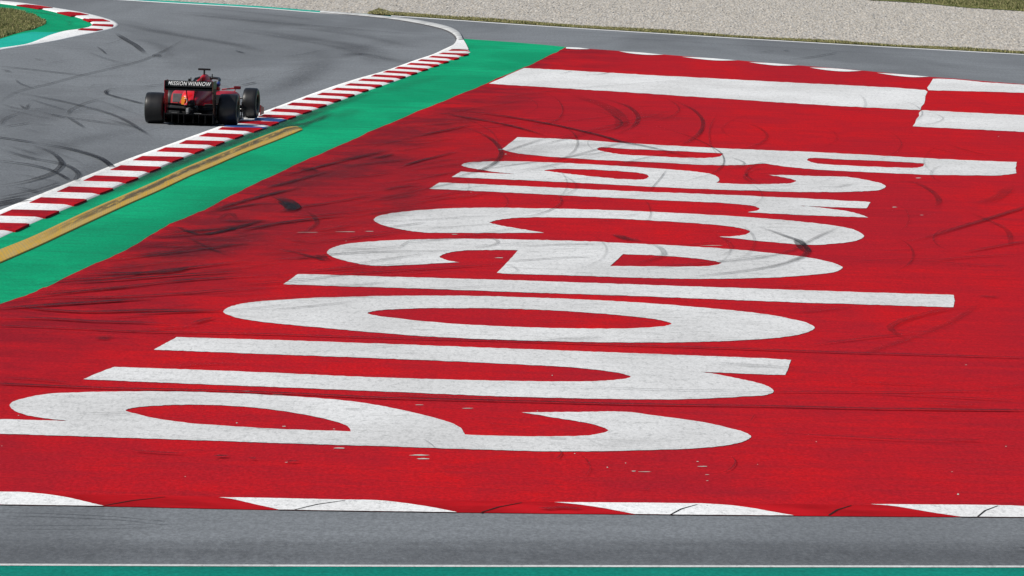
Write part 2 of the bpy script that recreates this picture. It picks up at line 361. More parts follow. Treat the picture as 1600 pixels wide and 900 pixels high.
for k, (loops, lab) in LET.items():
    o = sheet('painted_letter', [rough_edge(spline(l)) for l in loops], 0.014, M_LETTER['worn' if k in 'Ba1rceo' else 'clean'])
    tag(o, lab, 'painted letter', 'letters painted on the runoff')

# painted bars in the far right of the runoff
def wob(pts, a=0.5):
    out = []
    for i, (x, y) in enumerate(pts): out.append((x + a * math.sin(i * 2.1), y))
    return out
joint1 = wob([(1445.5, 140.5), (1448.5, 143), (1447, 150), (1445.5, 156), (1443, 162), (1440, 167), (1438.5, 172)], 1.2)
bar1 = [(764, 130.6), (800, 114.6), (818.8, 106)] + [(x, 106 + (x - 818.8) * 0.0522 + 1.1 * math.sin((x - 800) / 240.0)) for x in range(850, 1440, 50)] + joint1 + [(1300, 165), (1200, 158.8), (1000, 145.4), (850, 136), (800, 133)]
o = sheet('painted_bar', [rough_edge(bar1)], 0.014, M_WHITE)
tag(o, 'long white painted bar across the red runoff from the green strip to the joint', 'painted bar', 'white painted bars at the far end of the runoff')
bar2 = [(1457.5, 123), (1490, 123.4), (1537, 128.4), (1600, 132.4), (2000, 163), (2000, 168), (1600, 145), (1520, 142.6), (1450.5, 141), (1449, 137), (1453, 131), (1455, 127)]
o = sheet('painted_bar', [rough_edge(bar2)], 0.014, M_WHITE)
tag(o, 'upper of two white painted blocks at the right, along the grey road edge', 'painted bar', 'white painted bars at the far end of the runoff')
bar3 = [(1439.5, 172), (1600, 180), (2000, 200), (2000, 231), (1600, 206), (1500, 201), (1426, 197.5), (1430, 192), (1432, 186), (1436, 181), (1436, 176)]
o = sheet('painted_bar', [rough_edge(bar3)], 0.014, M_WHITE)
tag(o, 'lower of two white painted blocks at the right, touching the long bar corner', 'painted bar', 'white painted bars at the far end of the runoff')

# ------------------------------------------------------------------ kerbs
def kerb_body(name, inner, outer, prof, mat, N, parent, smooth=True):
    """solid kerb between two ground lines; prof lists (fraction across, height)"""
    def resample(pts):
        w = [P(x, y, 0.0) for x, y in pts]
        d = [0]
        for a, b in zip(w, w[1:]): d.append(d[-1] + (b - a).length)
        out = []; j = 0
        for k in range(N + 1):
            t = d[-1] * k / N
            while j < len(d) - 2 and d[j + 1] < t: j += 1
            f = (t - d[j]) / max(d[j + 1] - d[j], 1e-6)
            out.append(w[j].lerp(w[j + 1], min(f, 1)))
        return out
    A = resample(inner); B = resample(outer)
    V = []; F = []
    M = len(prof)
    for a, b in zip(A, B):
        for u, z in prof: 
            p = a.lerp(b, u); V.append((p.x, p.y, z))
    for i in range(N):
        for j in range(M - 1):
            q = (i * M + j, i * M + j + 1, (i + 1) * M + j + 1, (i + 1) * M + j)
            a, b, c = (Vector(V[k]) for k in q[:3])
            if (b - a).cross(c - a).z < 0: q = q[::-1]
            F.append(q)
    return mesh_obj(name, V, F, mat, parent, smooth)

def prism(name, pts, mat, parent, drop=0.03):
    """raised painted block: pts are (px, py, top height); sides go down by drop"""
    top = [P(x, y, z) for x, y, z in pts]; n = len(top)
    bot = [Vector((v.x, v.y, v.z - drop)) for v in top]
    F = [tuple(range(n))]
    a, b, c = top[:3]
    if (b - a).cross(c - a).z < 0: F = [tuple(range(n))[::-1]]
    for i in range(n): F.append((i, (i + 1) % n, n + (i + 1) % n, n + i))
    o = mesh_obj(name, top + bot, F, mat, parent)
    bm = bmesh.new(); bm.from_mesh(o.data); bmesh.ops.recalc_face_normals(bm, faces=bm.faces); bm.to_mesh(o.data); bm.free()
    return o

k0 = P(300, 225)
def rel(o, root):     # keep world placing when a part is parented to an Empty that is not at the origin
    o.matrix_parent_inverse = Matrix.Translation(root.location).inverted(); return o
kerb = empty('track_kerb', (0, 0, 0))
tag(kerb, 'long red and white striped kerb between the grey track and the green strip, under the right wheels of the car', 'kerb')
kin = spline(KIN[2:], closed=False, n=5); ko = spline(KOUT[2:], closed=False, n=5)
kerb_body('kerb_base', kin, ko, [(-0.012, -0.02), (0.0, 0.005), (0.14, 0.010), (0.5, 0.020), (0.84, 0.030), (0.90, 0.024), (0.985, 0.010), (1.0, 0.002), (1.005, -0.02)], M_KWHITE, 150, kerb)
ZL, ZR = 0.022, 0.046
REDS = [[(-26, 347.2), (46, 349), (24, 360), (-50, 357.8)],
 [(19, 327), (92.5, 329), (71, 339), (-2, 336)], [(64, 308), (135.6, 311), (115.6, 319.8), (46, 316)],
 [(107.5, 291), (177, 293.6), (156, 302), (89.4, 298.9)], [(148, 273.8), (216.5, 276.6), (197, 284.6), (130.6, 281.6)],
 [(189, 258), (252, 260.4), (234, 268), (172.5, 264.8)], [(222.5, 243.5), (287, 245), (269, 252.4), (208, 249.6)],
 [(258.8, 230), (320, 232), (304, 238.8), (245, 235.8)], [(291, 218.8), (351, 220.4), (337, 226.8), (280, 224)],
 [(323.8, 207.5), (380.8, 209.8), (367, 215.8), (311, 212.2)], [(347, 198.4), (410.5, 200), (396.5, 205.6), (341, 201.8)],
 [(377, 188), (436, 190.4), (424, 195.4), (370, 191.6)], [(412.5, 178.6), (462.8, 180.6), (450, 185.4), (404, 182)],
 [(430.6, 169.4), (487.4, 171.8), (473, 176.8), (422.5, 173.2)], [(457, 160), (510.8, 162.8), (497, 167.6), (448.8, 163.6)],
 [(479, 152), (533.2, 154.6), (520.5, 159), (472, 155.2)], [(504, 144.6), (554.4, 147), (543, 151), (495.6, 147.8)],
 [(526, 136.9), (576.2, 139.3), (565.2, 143), (518.6, 140)], [(547.5, 129.9), (597, 132.4), (586.5, 135.8), (538.8, 132.9)],
 [(567, 122.8), (615.2, 125), (605, 128.4), (560, 125.4)], [(586, 116.2), (634, 118.8), (624.5, 122.2), (580, 118.8)],
 [(605.6, 110), (652.2, 112.8), (642.5, 116), (598.8, 112.4)], [(623, 104), (669, 107), (659.5, 110), (617, 106.5)],
 [(642, 98), (686.2, 100.6), (677, 103.6), (636, 100.4)], [(658, 92.4), (701.4, 95.2), (692.6, 98), (653, 94.6)],
 [(675.6, 87), (717.8, 89.8), (709.5, 92.4), (670, 89.0)], [(692, 82), (732.8, 83.8), (724, 86.6), (686, 83.8)],
 [(705, 77.1), (731.2, 78.2), (733.6, 79.8), (700.6, 79.0)]]
for a, b, c, d in REDS:
    m1 = (b[0] * 0.93 + a[0] * 0.07, b[1] * 0.93 + a[1] * 0.07 - 0.2)
    prism('red_block', [(a[0], a[1], ZL), (*m1, ZR), (b[0], b[1] + 0.5, ZR - 0.006), (c[0] + (b[0]-c[0])*0.22, c[1] + (b[1]-c[1])*0.22, ZR - 0.004), (c[0], c[1], ZR - 0.012), (d[0], d[1], ZL)], M_KRED, kerb, 0.035)
for q in ([(357, 193.6), (418, 198.8), (408, 201.4), (350, 196.8)], [(402, 184.2), (448.5, 186.2), (436, 190.2), (394, 187.4)]):
    prism('blue_block', [(q[0][0], q[0][1], ZL), (q[1][0], q[1][1], ZR - 0.01), (q[2][0], q[2][1], ZR - 0.01), (q[3][0], q[3][1], ZL)], M_BLUE, kerb, 0.02)

wk = empty('exit_kerb', (0, 0, 0))
tag(wk, 'plain pale raised kerb curving round the far end of the striped kerb', 'kerb')
WIN = [(500, 20.0), (540, 23.4), (575, 26.6), (625, 32.6), (675, 42.2), (698, 49), (710, 57), (713.4, 64)]
WOUT = [(500, 18.8), (540, 21.8), (575, 24.4), (650, 32.6), (687, 39.6), (707, 45.4), (719, 53), (724.5, 64)]
kerb_body('kerb_base', spline(WIN, closed=False, n=6), spline(WOUT, closed=False, n=6), [(0.12, 0.020), (0.26, 0.045), (0.40, 0.055), (0.85, 0.055), (0.97, 0.04), (1.0, -0.02)], plain('pale_concrete', (0.52, 0.53, 0.53), 0.9, 0.04, var=0.3, sc=1.5), 90, wk)
kerb_body('rubbed_edge', spline(WIN, closed=False, n=6), spline(WOUT, closed=False, n=6), [(-0.10, -0.02), (-0.08, 0.006), (0.12, 0.020)], plain('rubbed_concrete', (0.10, 0.10, 0.105), 0.9, 0.04, var=0.3, sc=1.5), 90, wk)
apron = sheet('end_apron', [[(713.2, 61.5), (724, 61.5), (729, 70), (732.2, 76.8), (705, 76.4), (703, 74.2), (707.5, 70.6), (712.6, 65)]], 0.040, M_KWHITE, kerb)

ik = empty('apex_kerb', (0, 0, 0))
tag(ik, 'red and white kerb rounding the green infield tip at the upper left', 'kerb')
kerb_body('kerb_base', spline([(x, y) for x, y in INF_OUT], closed=False, n=5), spline(INF_IN, closed=False, n=5), [(-0.012, -0.02), (0.0, 0.004), (0.12, 0.010), (0.5, 0.022), (0.9, 0.034), (1.0, 0.004), (1.01, -0.02)], M_KWHITE, 110, ik)
for q in ([(25.6, 7.6), (41, 6.6), (60, 8.2), (82.5, 11.6), (60, 13.2)], [(89, 19), (107.5, 17.9), (125, 19.6), (138.8, 22.8), (111, 24.6)], [(129, 29.6), (132.5, 28.4), (161, 29.4), (172, 33.0), (139, 33.2)], [(145, 37), (177, 38), (175.6, 41), (143, 39.6)], [(127.5, 44.0), (148, 44.4), (161, 45.6), (150, 47.6), (121.5, 46.2)]):
    prism('red_block', [(x, y, 0.045 if i in (0, len(q) - 1) else 0.03) for i, (x, y) in enumerate(q)], M_KRED, ik, 0.03)

# yellow sausage kerb lying on the green strip
def yellow():
    n = NT('worn_yellow_kerb_paint')
    uv = n.co.outputs['UV']
    v = n.ramp(n.noise((0.9, 2.0, 1), 5, 0.7, src=uv), 0.32, 0.66)
    c = n.mix(v, (0.52, 0.31, 0.035), (0.46, 0.32, 0.11))
    w = n.n.new('ShaderNodeTexWave'); w.inputs['Scale'].default_value = 1.0; w.inputs['Distortion'].default_value = 5.0
    w.inputs['Detail'].default_value = 2
    n.l.new(n.map((1.15, 0.55, 1), 0.0, uv), w.inputs['Vector'])
    g = n.ramp(w.outputs['Fac'], 0.25, 0.8)
    c = n.mix(n.math('MULTIPLY', g, 0.38), c, (0.30, 0.25, 0.13))
    sep = n.n.new('ShaderNodeSeparateXYZ'); n.l.new(uv, sep.inputs[0])
    wearn = n.ramp(n.noise((0.45, 4.0, 1), 6, 0.8, src=uv), 0.36, 0.54)
    band = n.math('MULTIPLY', n.ramp(sep.outputs[1], 0.06, 0.26), n.ramp(sep.outputs[1], 0.50, 0.74, 1.0, 0.0))
    along = n.ramp(sep.outputs[0], 1.0, 16.0)
    c = n.mix(n.math('MULTIPLY', n.math('MULTIPLY', wearn, band), n.math('MULTIPLY', along, 0.90)), c, (0.06, 0.058, 0.05))
    return n.out(c, 0.9, 0.05)
SU = [(-30, 402), (0, 391), (50, 371), (100, 347.5), (150, 324.4), (200, 303), (250, 281), (281, 266.4), (331, 245.4), (362.5, 233), (400, 217.6), (425, 208), (447.5, 200), (460, 198.6), (472, 200.4)]
SL = [(-20, 419), (10, 406), (62.5, 383), (100, 365.4), (150, 342), (200, 319), (250, 297), (300, 273.4), (337.5, 257.8), (375, 241.4), (400, 231.6), (425, 222), (450, 212), (466, 205.4), (473.8, 201.6)]
def sausage():
    N = 110
    U = spline(SU, closed=False, n=8); L = spline(SL, closed=False, n=8)
    prof = [(0.0, 0.002), (0.03, 0.022), (0.12, 0.022), (0.45, 0.026), (0.80, 0.028), (0.96, 0.026), (0.985, 0.018), (0.99, -0.01)]
    V = []; F = []; UVs = []; s = 0.0; prev = None
    for k in range(N + 1):
        f = k / N * (len(U) - 1); i = min(int(f), len(U) - 2); t = f - i
        u = (U[i][0] + (U[i+1][0] - U[i][0]) * t, U[i][1] + (U[i+1][1] - U[i][1]) * t)
        l = (L[i][0] + (L[i+1][0] - L[i][0]) * t, L[i][1] + (L[i+1][1] - L[i][1]) * t)
        a = P(*u, 0.0); b = P(*l, 0.020); b.z = 0
        if prev is not None: s += (a - prev).length
        prev = a
        e = min(1.0, (N - k) / 5.0) ** 0.5 if k > N - 5 else 1.0
        for w, z in prof:
            p = a.lerp(b, w); V.append((p.x, p.y, z * e if z > 0 else z)); UVs.append((s, w))
    M = len(prof)
    for i in range(N):
        for j in range(M - 1):
            q = (i * M + j, i * M + j + 1, (i + 1) * M + j + 1, (i + 1) * M + j)
            a, b, c = (Vector(V[k]) for k in q[:3])
            if (b - a).cross(c - a).z < 0: q = q[::-1]
            F.append(q)
    o = mesh_obj('sausage_kerb', V, F, yellow(), None, False)
    uvl = o.data.uv_layers.new(name='UVMap')
    for lp in o.data.loops: uvl.data[lp.index].uv = UVs[lp.vertex_index]
    return tag(o, 'low worn yellow kerb strip with dark rubber stains lying on the green painted strip', 'kerb')
sausage()

# flat kerb edging of the runoff towards the near road
bk = empty('runoff_kerb', (0, 0, 0))
tag(bk, 'flat red and white painted kerb along the near grey road at the bottom', 'kerb')
KT = [(-400, 762), (-200, 766), (0, 770), (162, 773), (400, 777), (800, 783.4), (1200, 787.6), (1600, 790), (2000, 792)]
M_KRED2 = plain('runoff_kerb_red_paint', (0.44, 0.007, 0.012), 0.9, 0.03, var=0.35, sc=0.8)
kb = [P(x, y, 0.010) for x, y in spline(KT, closed=False, n=4)]; kb2 = [P(x, y, 0.010) for x, y in bot]; n_ = len(kb)
kb3 = [Vector((v.x, v.y - 0.002, 0.005)) for v in kb2]; kb0 = [Vector((v.x, v.y, 0.004)) for v in kb]
mesh_obj('kerb_base', kb0 + kb + kb2 + kb3, [(r * n_ + i, (r + 1) * n_ + i, (r + 1) * n_ + i + 1, r * n_ + i + 1) for r in range(3) for i in range(n_ - 1)], M_KRED2, bk)
flames = [[(-260, 761, 1), (-100, 764.6), (0, 768), (42.5, 769), (100, 776), (140, 785), (162, 790.2, 1), (0, 788, 1), (-90, 786, 1), (-160, 775)],
 [(342.5, 776.8, 1), (400, 777.5), (540, 780.4), (587.5, 781.2), (637.5, 786.4), (687.5, 794.6), (714, 800, 1), (560, 798), (436, 796, 1), (400, 788), (362, 779.4)],
 [(865.5, 784.4, 1), (960, 784.9), (1050, 785.8), (1112, 787), (1162, 791.6), (1200, 798), (1241, 805.2, 1), (1110, 804.2), (992, 803, 1), (937.5, 792.8), (900, 787.6)],
 [(1360, 787.5, 1), (1450, 788), (1550, 788.9), (1600, 790.5), (1660, 796), (1730, 808, 1), (1600, 807.6), (1502, 807.2, 1), (1450, 799.4), (1400, 791)]]
for f in flames: sheet('white_stripe', [rough_edge(spline(f), 0.15)], 0.012, M_KWHITE, bk)
for a, b in (((162.5, 789.6), (258, 776)), ((461, 796), (539, 781.4)), ((751, 800.6), (815, 785)), ((1048, 803.8), (1089, 788)), ((1295, 805), (1330, 789.4)), ((1528, 806.8), (1559, 790))):
    mx, my = (a[0] + b[0]) / 2 - 4, (a[1] + b[1]) / 2 - 1.2
    w = 1.6
    sheet('expansion_joint', [[(a[0] - w, a[1]), (mx - w, my), (b[0] - 1, b[1]), (b[0] + 1.4, b[1] + 0.2), (mx + w, my + 0.5), (a[0] + w, a[1])]], 0.014, M_JOINT, bk)
# scuffed bare patch on that kerb
tk = empty('far_runoff_kerb', (0, 0, 0))
tag(tk, 'thin white dashes of painted kerb where the red runoff meets the far grey road', 'kerb')
fl2 = [[(885, 73.6, 1), (905, 74.4), (922, 76.6, 1), (900, 76.6), (884, 75.6, 1)], [(967, 80, 1), (1000, 81.8), (1037, 85.4, 1), (1012, 85.6), (985, 83.2)], [(1065, 88.6, 1), (1105, 90.4), (1152, 94.2, 1), (1120, 94.4), (1090, 91.8)],
 [(1170, 97, 1), (1205, 98.6), (1247, 102, 1), (1215, 102.4), (1190, 100)], [(1265, 105.4, 1), (1300, 106.6), (1347, 110.6, 1), (1320, 111.6), (1290, 109.4)], [(1370, 113.8, 1), (1400, 115.4), (1452, 119.8, 1), (1425, 120.4), (1395, 117.6)]]
for f in fl2: sheet('white_stripe', [spline(f)], 0.020, M_KWHITE, tk)

# ------------------------------------------------------------------ gravel, turf and grass
def inside(poly, x, y):
    c = np.zeros_like(x, dtype=bool); n = len(poly)
    for i in range(n):
        x0, y0 = poly[i]; x1, y1 = poly[(i + 1) % n]
        if y0 == y1: continue
        c ^= ((y0 > y) != (y1 > y)) & (x < (x1 - x0) * (y - y0) / (y1 - y0) + x0)
    return c
def rough_bed(name, poly_px, dx, dy, h, colf, attr, mat, z0=0.0):
    """bed of loose stuff: a finely broken surface whose every facet stands at its own height"""
    W = [P(x, y) for x, y in poly_px]
    poly = [(v.x, v.y) for v in W]
    xs = [p[0] for p in poly]; ys = [p[1] for p in poly]
    nx = int((max(xs) - min(xs)) / dx) + 2; ny = int((max(ys) - min(ys)) / dy) + 2
    gx, gy = np.meshgrid(min(xs) + np.arange(nx) * dx, min(ys) + np.arange(ny) * dy)
    gx = gx + rng.uniform(-0.42, 0.42, gx.shape) * dx; gy = gy + rng.uniform(-0.42, 0.42, gy.shape) * dy
    gz = z0 + rng.uniform(0, 1, gx.shape) ** 1.5 * h
    ok = inside(poly, gx, gy)
    idx = np.arange(nx * ny).reshape(ny, nx)
    cell = ok[:-1, :-1] & ok[1:, :-1] & ok[:-1, 1:] & ok[1:, 1:]
    q = np.stack([idx[:-1, :-1][cell], idx[:-1, 1:][cell], idx[1:, 1:][cell], idx[1:, :-1][cell]], 1)
    tris = np.concatenate([q[:, [0, 1, 2]], q[:, [0, 2, 3]]])
    used = np.unique(tris); remap = -np.ones(nx * ny, int); remap[used] = np.arange(len(used))
    V = np.stack([gx.ravel(), gy.ravel(), gz.ravel()], 1)[used]; T = remap[tris]
    me = bpy.data.meshes.new(name)
    me.vertices.add(len(V)); me.vertices.foreach_set('co', V.ravel().astype(np.float32))
    me.loops.add(len(T) * 3); me.loops.foreach_set('vertex_index', T.ravel().astype(np.int32))
    me.polygons.add(len(T)); me.polygons.foreach_set('loop_start', np.arange(0, len(T) * 3, 3, dtype=np.int32))
    me.polygons.foreach_set('loop_total', np.full(len(T), 3, dtype=np.int32))
    me.update(calc_edges=True)
    at = me.attributes.new(attr, 'FLOAT_COLOR', 'POINT')
    at.data.foreach_set('color', colf(len(V)).astype(np.float32).ravel())
    me.materials.append(mat)
    o = bpy.data.objects.new(name, me); COL.objects.link(o); return o
def stone_cols(n):
    b = np.clip(rng.normal(0.43, 0.095, n), 0.15, 0.80)
    tone = rng.uniform(-1, 1, n)
    return np.stack([b * (1.0 + 0.05 * tone), b * 0.935, b * (0.835 - 0.06 * tone), np.ones(n)], 1)
gpoly = [(x, y) for x, y in edge if -160 < x < 1790]
gpoly = [(x, y - (2.6 if x > 575 else -0.6)) for x, y in gpoly]
gpoly = gpoly + [(1750, 15), (1600, 14), (1510, 8), (1450, 2), (1360, -3), (1250, -12), (900, -30), (-150, -60)]
base_g = sheet('gravel_bed', [[(x, y) for x, y in edge if x > -390] + [(2000, -40), (-300, -120)]], -0.03, plain('gravel_ground', (0.40, 0.38, 0.34), 0.95, 0.05, sc=3.0))
tag(base_g, kind='structure')
gv = rough_bed('gravel', gpoly, 0.030, 0.46, 0.022, stone_cols, 'stone', M_GRAVEL, -0.01)
tag(gv, 'pale grey gravel of the trap beyond the far road', 'gravel', kind='stuff')

def grass_cols(dry):
    def f(n):
        t = rng.uniform(0, 1, n) ** (1.0 / (0.6 + dry))
        g1 = np.array([0.10, 0.14, 0.035]); g2 = np.array([0.42, 0.37, 0.19])
        b = rng.uniform(0.55, 1.25, n)[:, None]
        c = (g1 * (1 - t[:, None]) + g2 * t[:, None]) * b
        return np.concatenate([c, np.ones((n, 1))], 1)
    return f
def blades(name, poly_px, count, h, w, dry, tuft=None):
    poly = [(P(x, y).x, P(x, y).y) for x, y in poly_px]
    xs = [p[0] for p in poly]; ys = [p[1] for p in poly]
    px = rng.uniform(min(xs), max(xs), count * 12); py = rng.uniform(min(ys), max(ys), count * 12)
    # clumps: keep a point by a coarse random field
    fx = np.sin(px * 3.1 + 1.7 * np.sin(py * 0.7)) * np.sin(py * 1.3 + 2.0 * np.sin(px * 1.9)) 
    ok = inside(poly, px, py) & (rng.uniform(0, 1, px.shape) < 0.55 + 0.4 * fx)
    px = px[ok][:count]; py = py[ok][:count]; n = len(px)
    hh = h * rng.uniform(0.35, 1.2, n) * (0.8 + 0.35 * np.sin(px * 2.3 + py))
    ang = rng.uniform(0, math.pi, n); lean = rng.normal(0, 0.35, (n, 2)) * hh[:, None]
    ww = w * rng.uniform(0.5, 1.3, n)
    a = np.stack([px - np.cos(ang) * ww, py - np.sin(ang) * ww, np.full(n, -0.02)], 1)
    b = np.stack([px + np.cos(ang) * ww, py + np.sin(ang) * ww, np.full(n, -0.02)], 1)
    c = np.stack([px + lean[:, 0], py + lean[:, 1], hh], 1)
    V = np.concatenate([a, b, c]); T = np.stack([np.arange(n), np.arange(n) + n, np.arange(n) + 2 * n], 1)
    me = bpy.data.meshes.new(name)
    me.vertices.add(len(V)); me.vertices.foreach_set('co', V.ravel().astype(np.float32))
    me.loops.add(3 * n); me.loops.foreach_set('vertex_index', T.ravel().astype(np.int32))
    me.polygons.add(n); me.polygons.foreach_set('loop_start', np.arange(0, 3 * n, 3, dtype=np.int32))
    me.polygons.foreach_set('loop_total', np.full(n, 3, dtype=np.int32)); me.update(calc_edges=True)
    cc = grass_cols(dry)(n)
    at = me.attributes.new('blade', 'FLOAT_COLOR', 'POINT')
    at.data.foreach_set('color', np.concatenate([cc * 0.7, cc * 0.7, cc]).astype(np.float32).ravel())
    me.materials.append(M_GRASSB)
    o = bpy.data.objects.new(name, me); COL.objects.link(o); return o

up = [(575, 20.4), (584, 15.6), (592, 13.8), (612, 18.6), (650, 21.4), (700, 25.4), (760, 29.6), (800, 32), (1000, 45.6), (1200, 58.6), (1400, 70), (1600, 80.6), (1780, 90)]
lo = [(x, y - 0.8) for x, y in edge if 575 <= x < 1790]
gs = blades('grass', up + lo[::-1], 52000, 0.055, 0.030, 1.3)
tag(gs, 'thin strip of dry grass between the gravel and the far road', 'grass', kind='stuff')
tag(sheet('turf_strip', [up + lo[::-1]], 0.001, M_SOIL), kind='structure')
gt = [(-300, -70), (-300, 110), (0, 60), (18, 54), (40, 48), (50, 46.4), (60, 42), (67, 39.4), (70.5, 36.6), (69, 33), (60, 27.4), (50, 24.6), (40, 22.6), (20, 18.4), (0, 16.5)]
gt2 = [(-40, 4), (-40, 70)] + gt[2:]
tag(sheet('infield_turf', [gt], 0.012, M_SOIL), kind='structure')
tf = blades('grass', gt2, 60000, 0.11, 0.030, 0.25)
tag(tf, 'patch of green and dry grass on the infield at the upper left', 'grass', kind='stuff')
ft = [(1330, -6), (1360, 0), (1400, 2), (1450, 5.2), (1480, 8.6), (1510, 11.6), (1560, 14.6), (1600, 17), (1750, 24), (2000, 34), (2000, -60), (1300, -60)]
tag(sheet('far_turf', [ft], 0.02, plain('far_turf_soil', (0.16, 0.18, 0.06), 0.95, 0.05, var=0.4, sc=0.8)), kind='structure')
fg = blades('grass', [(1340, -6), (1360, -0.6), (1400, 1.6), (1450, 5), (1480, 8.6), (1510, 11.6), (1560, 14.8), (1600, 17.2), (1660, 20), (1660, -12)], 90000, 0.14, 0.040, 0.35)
tag(fg, 'green grass bank beyond the gravel at the upper right', 'grass', kind='stuff')
# ------------------------------------------------------------------ tyre marks
MARKS = []     # (points px, width m, strength, taper start, taper end)
def mk(pts, w=0.26, s=0.6, t0=0.25, t1=0.25): MARKS.append((pts, w * (0.78 if w < 0.38 else 1.0), min(1.0, s * 1.08), t0, t1))
# on the track
mk([(180, 52), (195, 62), (212, 72), (228, 86)], 0.42, 0.62)
mk([(150, 73), (160, 80), (167, 87)], 0.18, 0.5)
mk([(-20, 103), (0, 104.5), (62, 111), (125, 118), (190, 121)], 0.26, 0.62)
mk([(295, 58), (262, 77), (225, 94), (175, 107.5), (125, 119), (75, 132.5), (25, 145), (0, 160), (-20, 170)], 0.30, 0.36)
mk([(-20, 140), (0, 142.5), (62, 152.5), (125, 166), (187, 185), (240, 217)], 0.30, 0.50)
mk([(226, 163.5), (210, 160), (195, 156), (176, 151), (165, 146.5), (166, 143), (178, 139.8), (203, 138)], 0.24, 0.85, 0.05, 0.3)
mk([(58, 175.5), (100, 184), (150, 191), (212, 200)], 0.22, 0.62)
mk([(105, 183), (108, 175), (120, 167.5), (140, 160), (170, 153)], 0.22, 0.40)
mk([(104, 184), (118, 192), (133, 202)], 0.26, 0.52)
mk([(2, 200), (25, 196.5), (50, 192.5)], 0.20, 0.5)
mk([(0, 198), (4, 190), (20, 181), (50, 176)], 0.25, 0.36)
mk([(-10, 215), (25, 220), (62, 226)], 0.24, 0.85, 0.05, 0.3)
mk([(222, 136), (240, 134.5), (262, 132.6)], 0.20, 0.75)
mk([(370, 136), (385, 133), (400, 129.6)], 0.24, 0.72, 0.4, 0.1)
mk([(0, 110), (8, 111), (16, 114)], 0.35, 0.45)
mk([(157, 186), (190, 194), (212, 201), (232, 212)], 0.22, 0.45)
mk([(220, 18), (260, 21.5), (300, 24.5), (400, 34), (500, 42), (600, 51), (665, 56), (712, 59.6)], 0.26, 0.66)
mk([(27, 225), (62, 232.5), (87, 245), (96, 257.5), (85, 270), (50, 283), (0, 292.5), (-20, 295)], 0.30, 0.72, 0.35, 0.2)
mk([(48, 224.6), (100, 232.5), (137, 242), (160, 251), (174, 262)], 0.34, 0.92, 0.3, 0.0)
mk([(-20, 231), (0, 235), (50, 249), (95, 257.5), (112, 264.5), (122, 274), (118, 284)], 0.30, 0.56, 0.3, 0.0)
mk([(-20, 250), (0, 253), (50, 260), (82, 269), (106, 282)], 0.22, 0.74, 0.2, 0.0)
mk([(0, 311), (50, 301), (90, 289)], 0.24, 0.5, 0.1, 0.0)
mk([(-20, 324), (0, 320), (40, 313)], 0.40, 0.85, 0, 0)
mk([(20, 294), (45, 299), (68, 305)], 0.24, 0.50)
mk([(-10, 272), (40, 276), (100, 288)], 0.20, 0.30)
mk([(-10, 317), (20, 311), (60, 305)], 0.25, 0.55)
mk([(0, 164), (37, 172), (87, 170)], 0.2, 0.35); mk([(30, 164), (40, 171), (45, 164), (58, 163)], 0.2, 0.5)
mk([(0, 170), (50, 181), (100, 191)], 0.16, 0.3); mk([(42, 155), (75, 165), (112, 176)], 0.18, 0.42)
mk([(95, 126), (175, 120), (250, 123.6)], 0.15, 0.25); mk([(24, 125), (30, 131), (55, 140)], 0.2, 0.4)
mk([(54, 93), (66, 95)], 0.3, 0.5); mk([(366, 80), (383, 84.5)], 0.22, 0.8); mk([(243, 90), (246, 86)], 0.6, 0.5)
mk([(160, 72), (185, 65), (190, 62)], 0.15, 0.35); mk([(60, 70), (110, 76), (180, 84)], 0.12, 0.3)
mk([(230, 8), (300, 12), (420, 24), (520, 35)], 0.5, 0.2)
# on the lower, near road
mk([(-20, 805.6), (0, 806.2), (60, 807.6), (125, 810), (190, 813.6), (235, 818), (268, 819.6)], 0.07, 0.62, 0.2, 0.2)
mk([(-20, 826), (60, 827), (150, 826.4), (225, 824), (262, 819.8)], 0.06, 0.5, 0.2, 0.2)
mk([(230, 819.6), (268, 819.6)], 0.16, 0.5, 0.5, 0.5); mk([(1580, 861.5), (1640, 862)], 0.2, 0.5)
# on the far road
mk([(1200, 96.2), (1235, 94), (1262, 91), (1290, 86.6), (1312, 82)], 0.30, 0.42, 0.4, 0.2)
mk([(1225, 81), (1232, 79.6)], 0.3, 0.6); mk([(1180, 84), (1212, 80)], 0.3, 0.3)
# on the red paint, upper part
mk([(655, 175), (700, 180.5), (725, 185), (770, 192.6), (800, 199), (830, 207), (857, 215.6)], 0.28, 0.88)
mk([(670, 168.5), (700, 171.5), (725, 175), (762, 180), (800, 185.3), (875, 199), (950, 217), (965, 222), (1010, 231), (1060, 243), (1100, 256)], 0.30, 0.95, 0.2, 0.35)
mk([(685, 164), (720, 161.5), (750, 157), (800, 151), (850, 146), (885, 141), (937, 137), (1020, 130.5), (1100, 125), (1200, 117.5)], 0.10, 0.55)
mk([(870, 117), (885, 114.6), (896, 110.6)], 0.12, 0.4); mk([(866, 117), (905, 118.6), (940, 117), (956, 113.6)], 0.2, 0.45)
mk([(925, 151), (962, 161), (985, 170), (997, 184), (992, 197), (962, 212)], 0.34, 0.42)
mk([(880, 146), (920, 158), (955, 172), (972, 190), (965, 210)], 0.8, 0.22)
mk([(1040, 155), (1060, 161.5), (1087, 176), (1098, 191), (1095, 206), (1075, 222), (1060, 229)], 0.28, 0.48)
mk([(1000, 190), (1030, 200), (1080, 216), (1110, 230), (1128, 243), (1131, 256), (1118, 270), (1082, 282), (1050, 293)], 0.10, 0.58)
mk([(1100, 200), (1092, 214), (1070, 226), (1050, 232)], 0.12, 0.4)
mk([(1044, 264), (1032, 280), (1020, 294), (1010, 306)], 0.08, 0.5)
mk([(710, 197), (735, 204), (757, 213), (775, 226), (783, 241), (776, 254), (756, 266), (720, 277), (690, 290)], 0.30, 0.55)
mk([(858, 216), (830, 225), (800, 235), (775, 245)], 0.26, 0.35)
mk([(690, 176), (735, 190), (770, 210), (782, 230)], 0.10, 0.30)
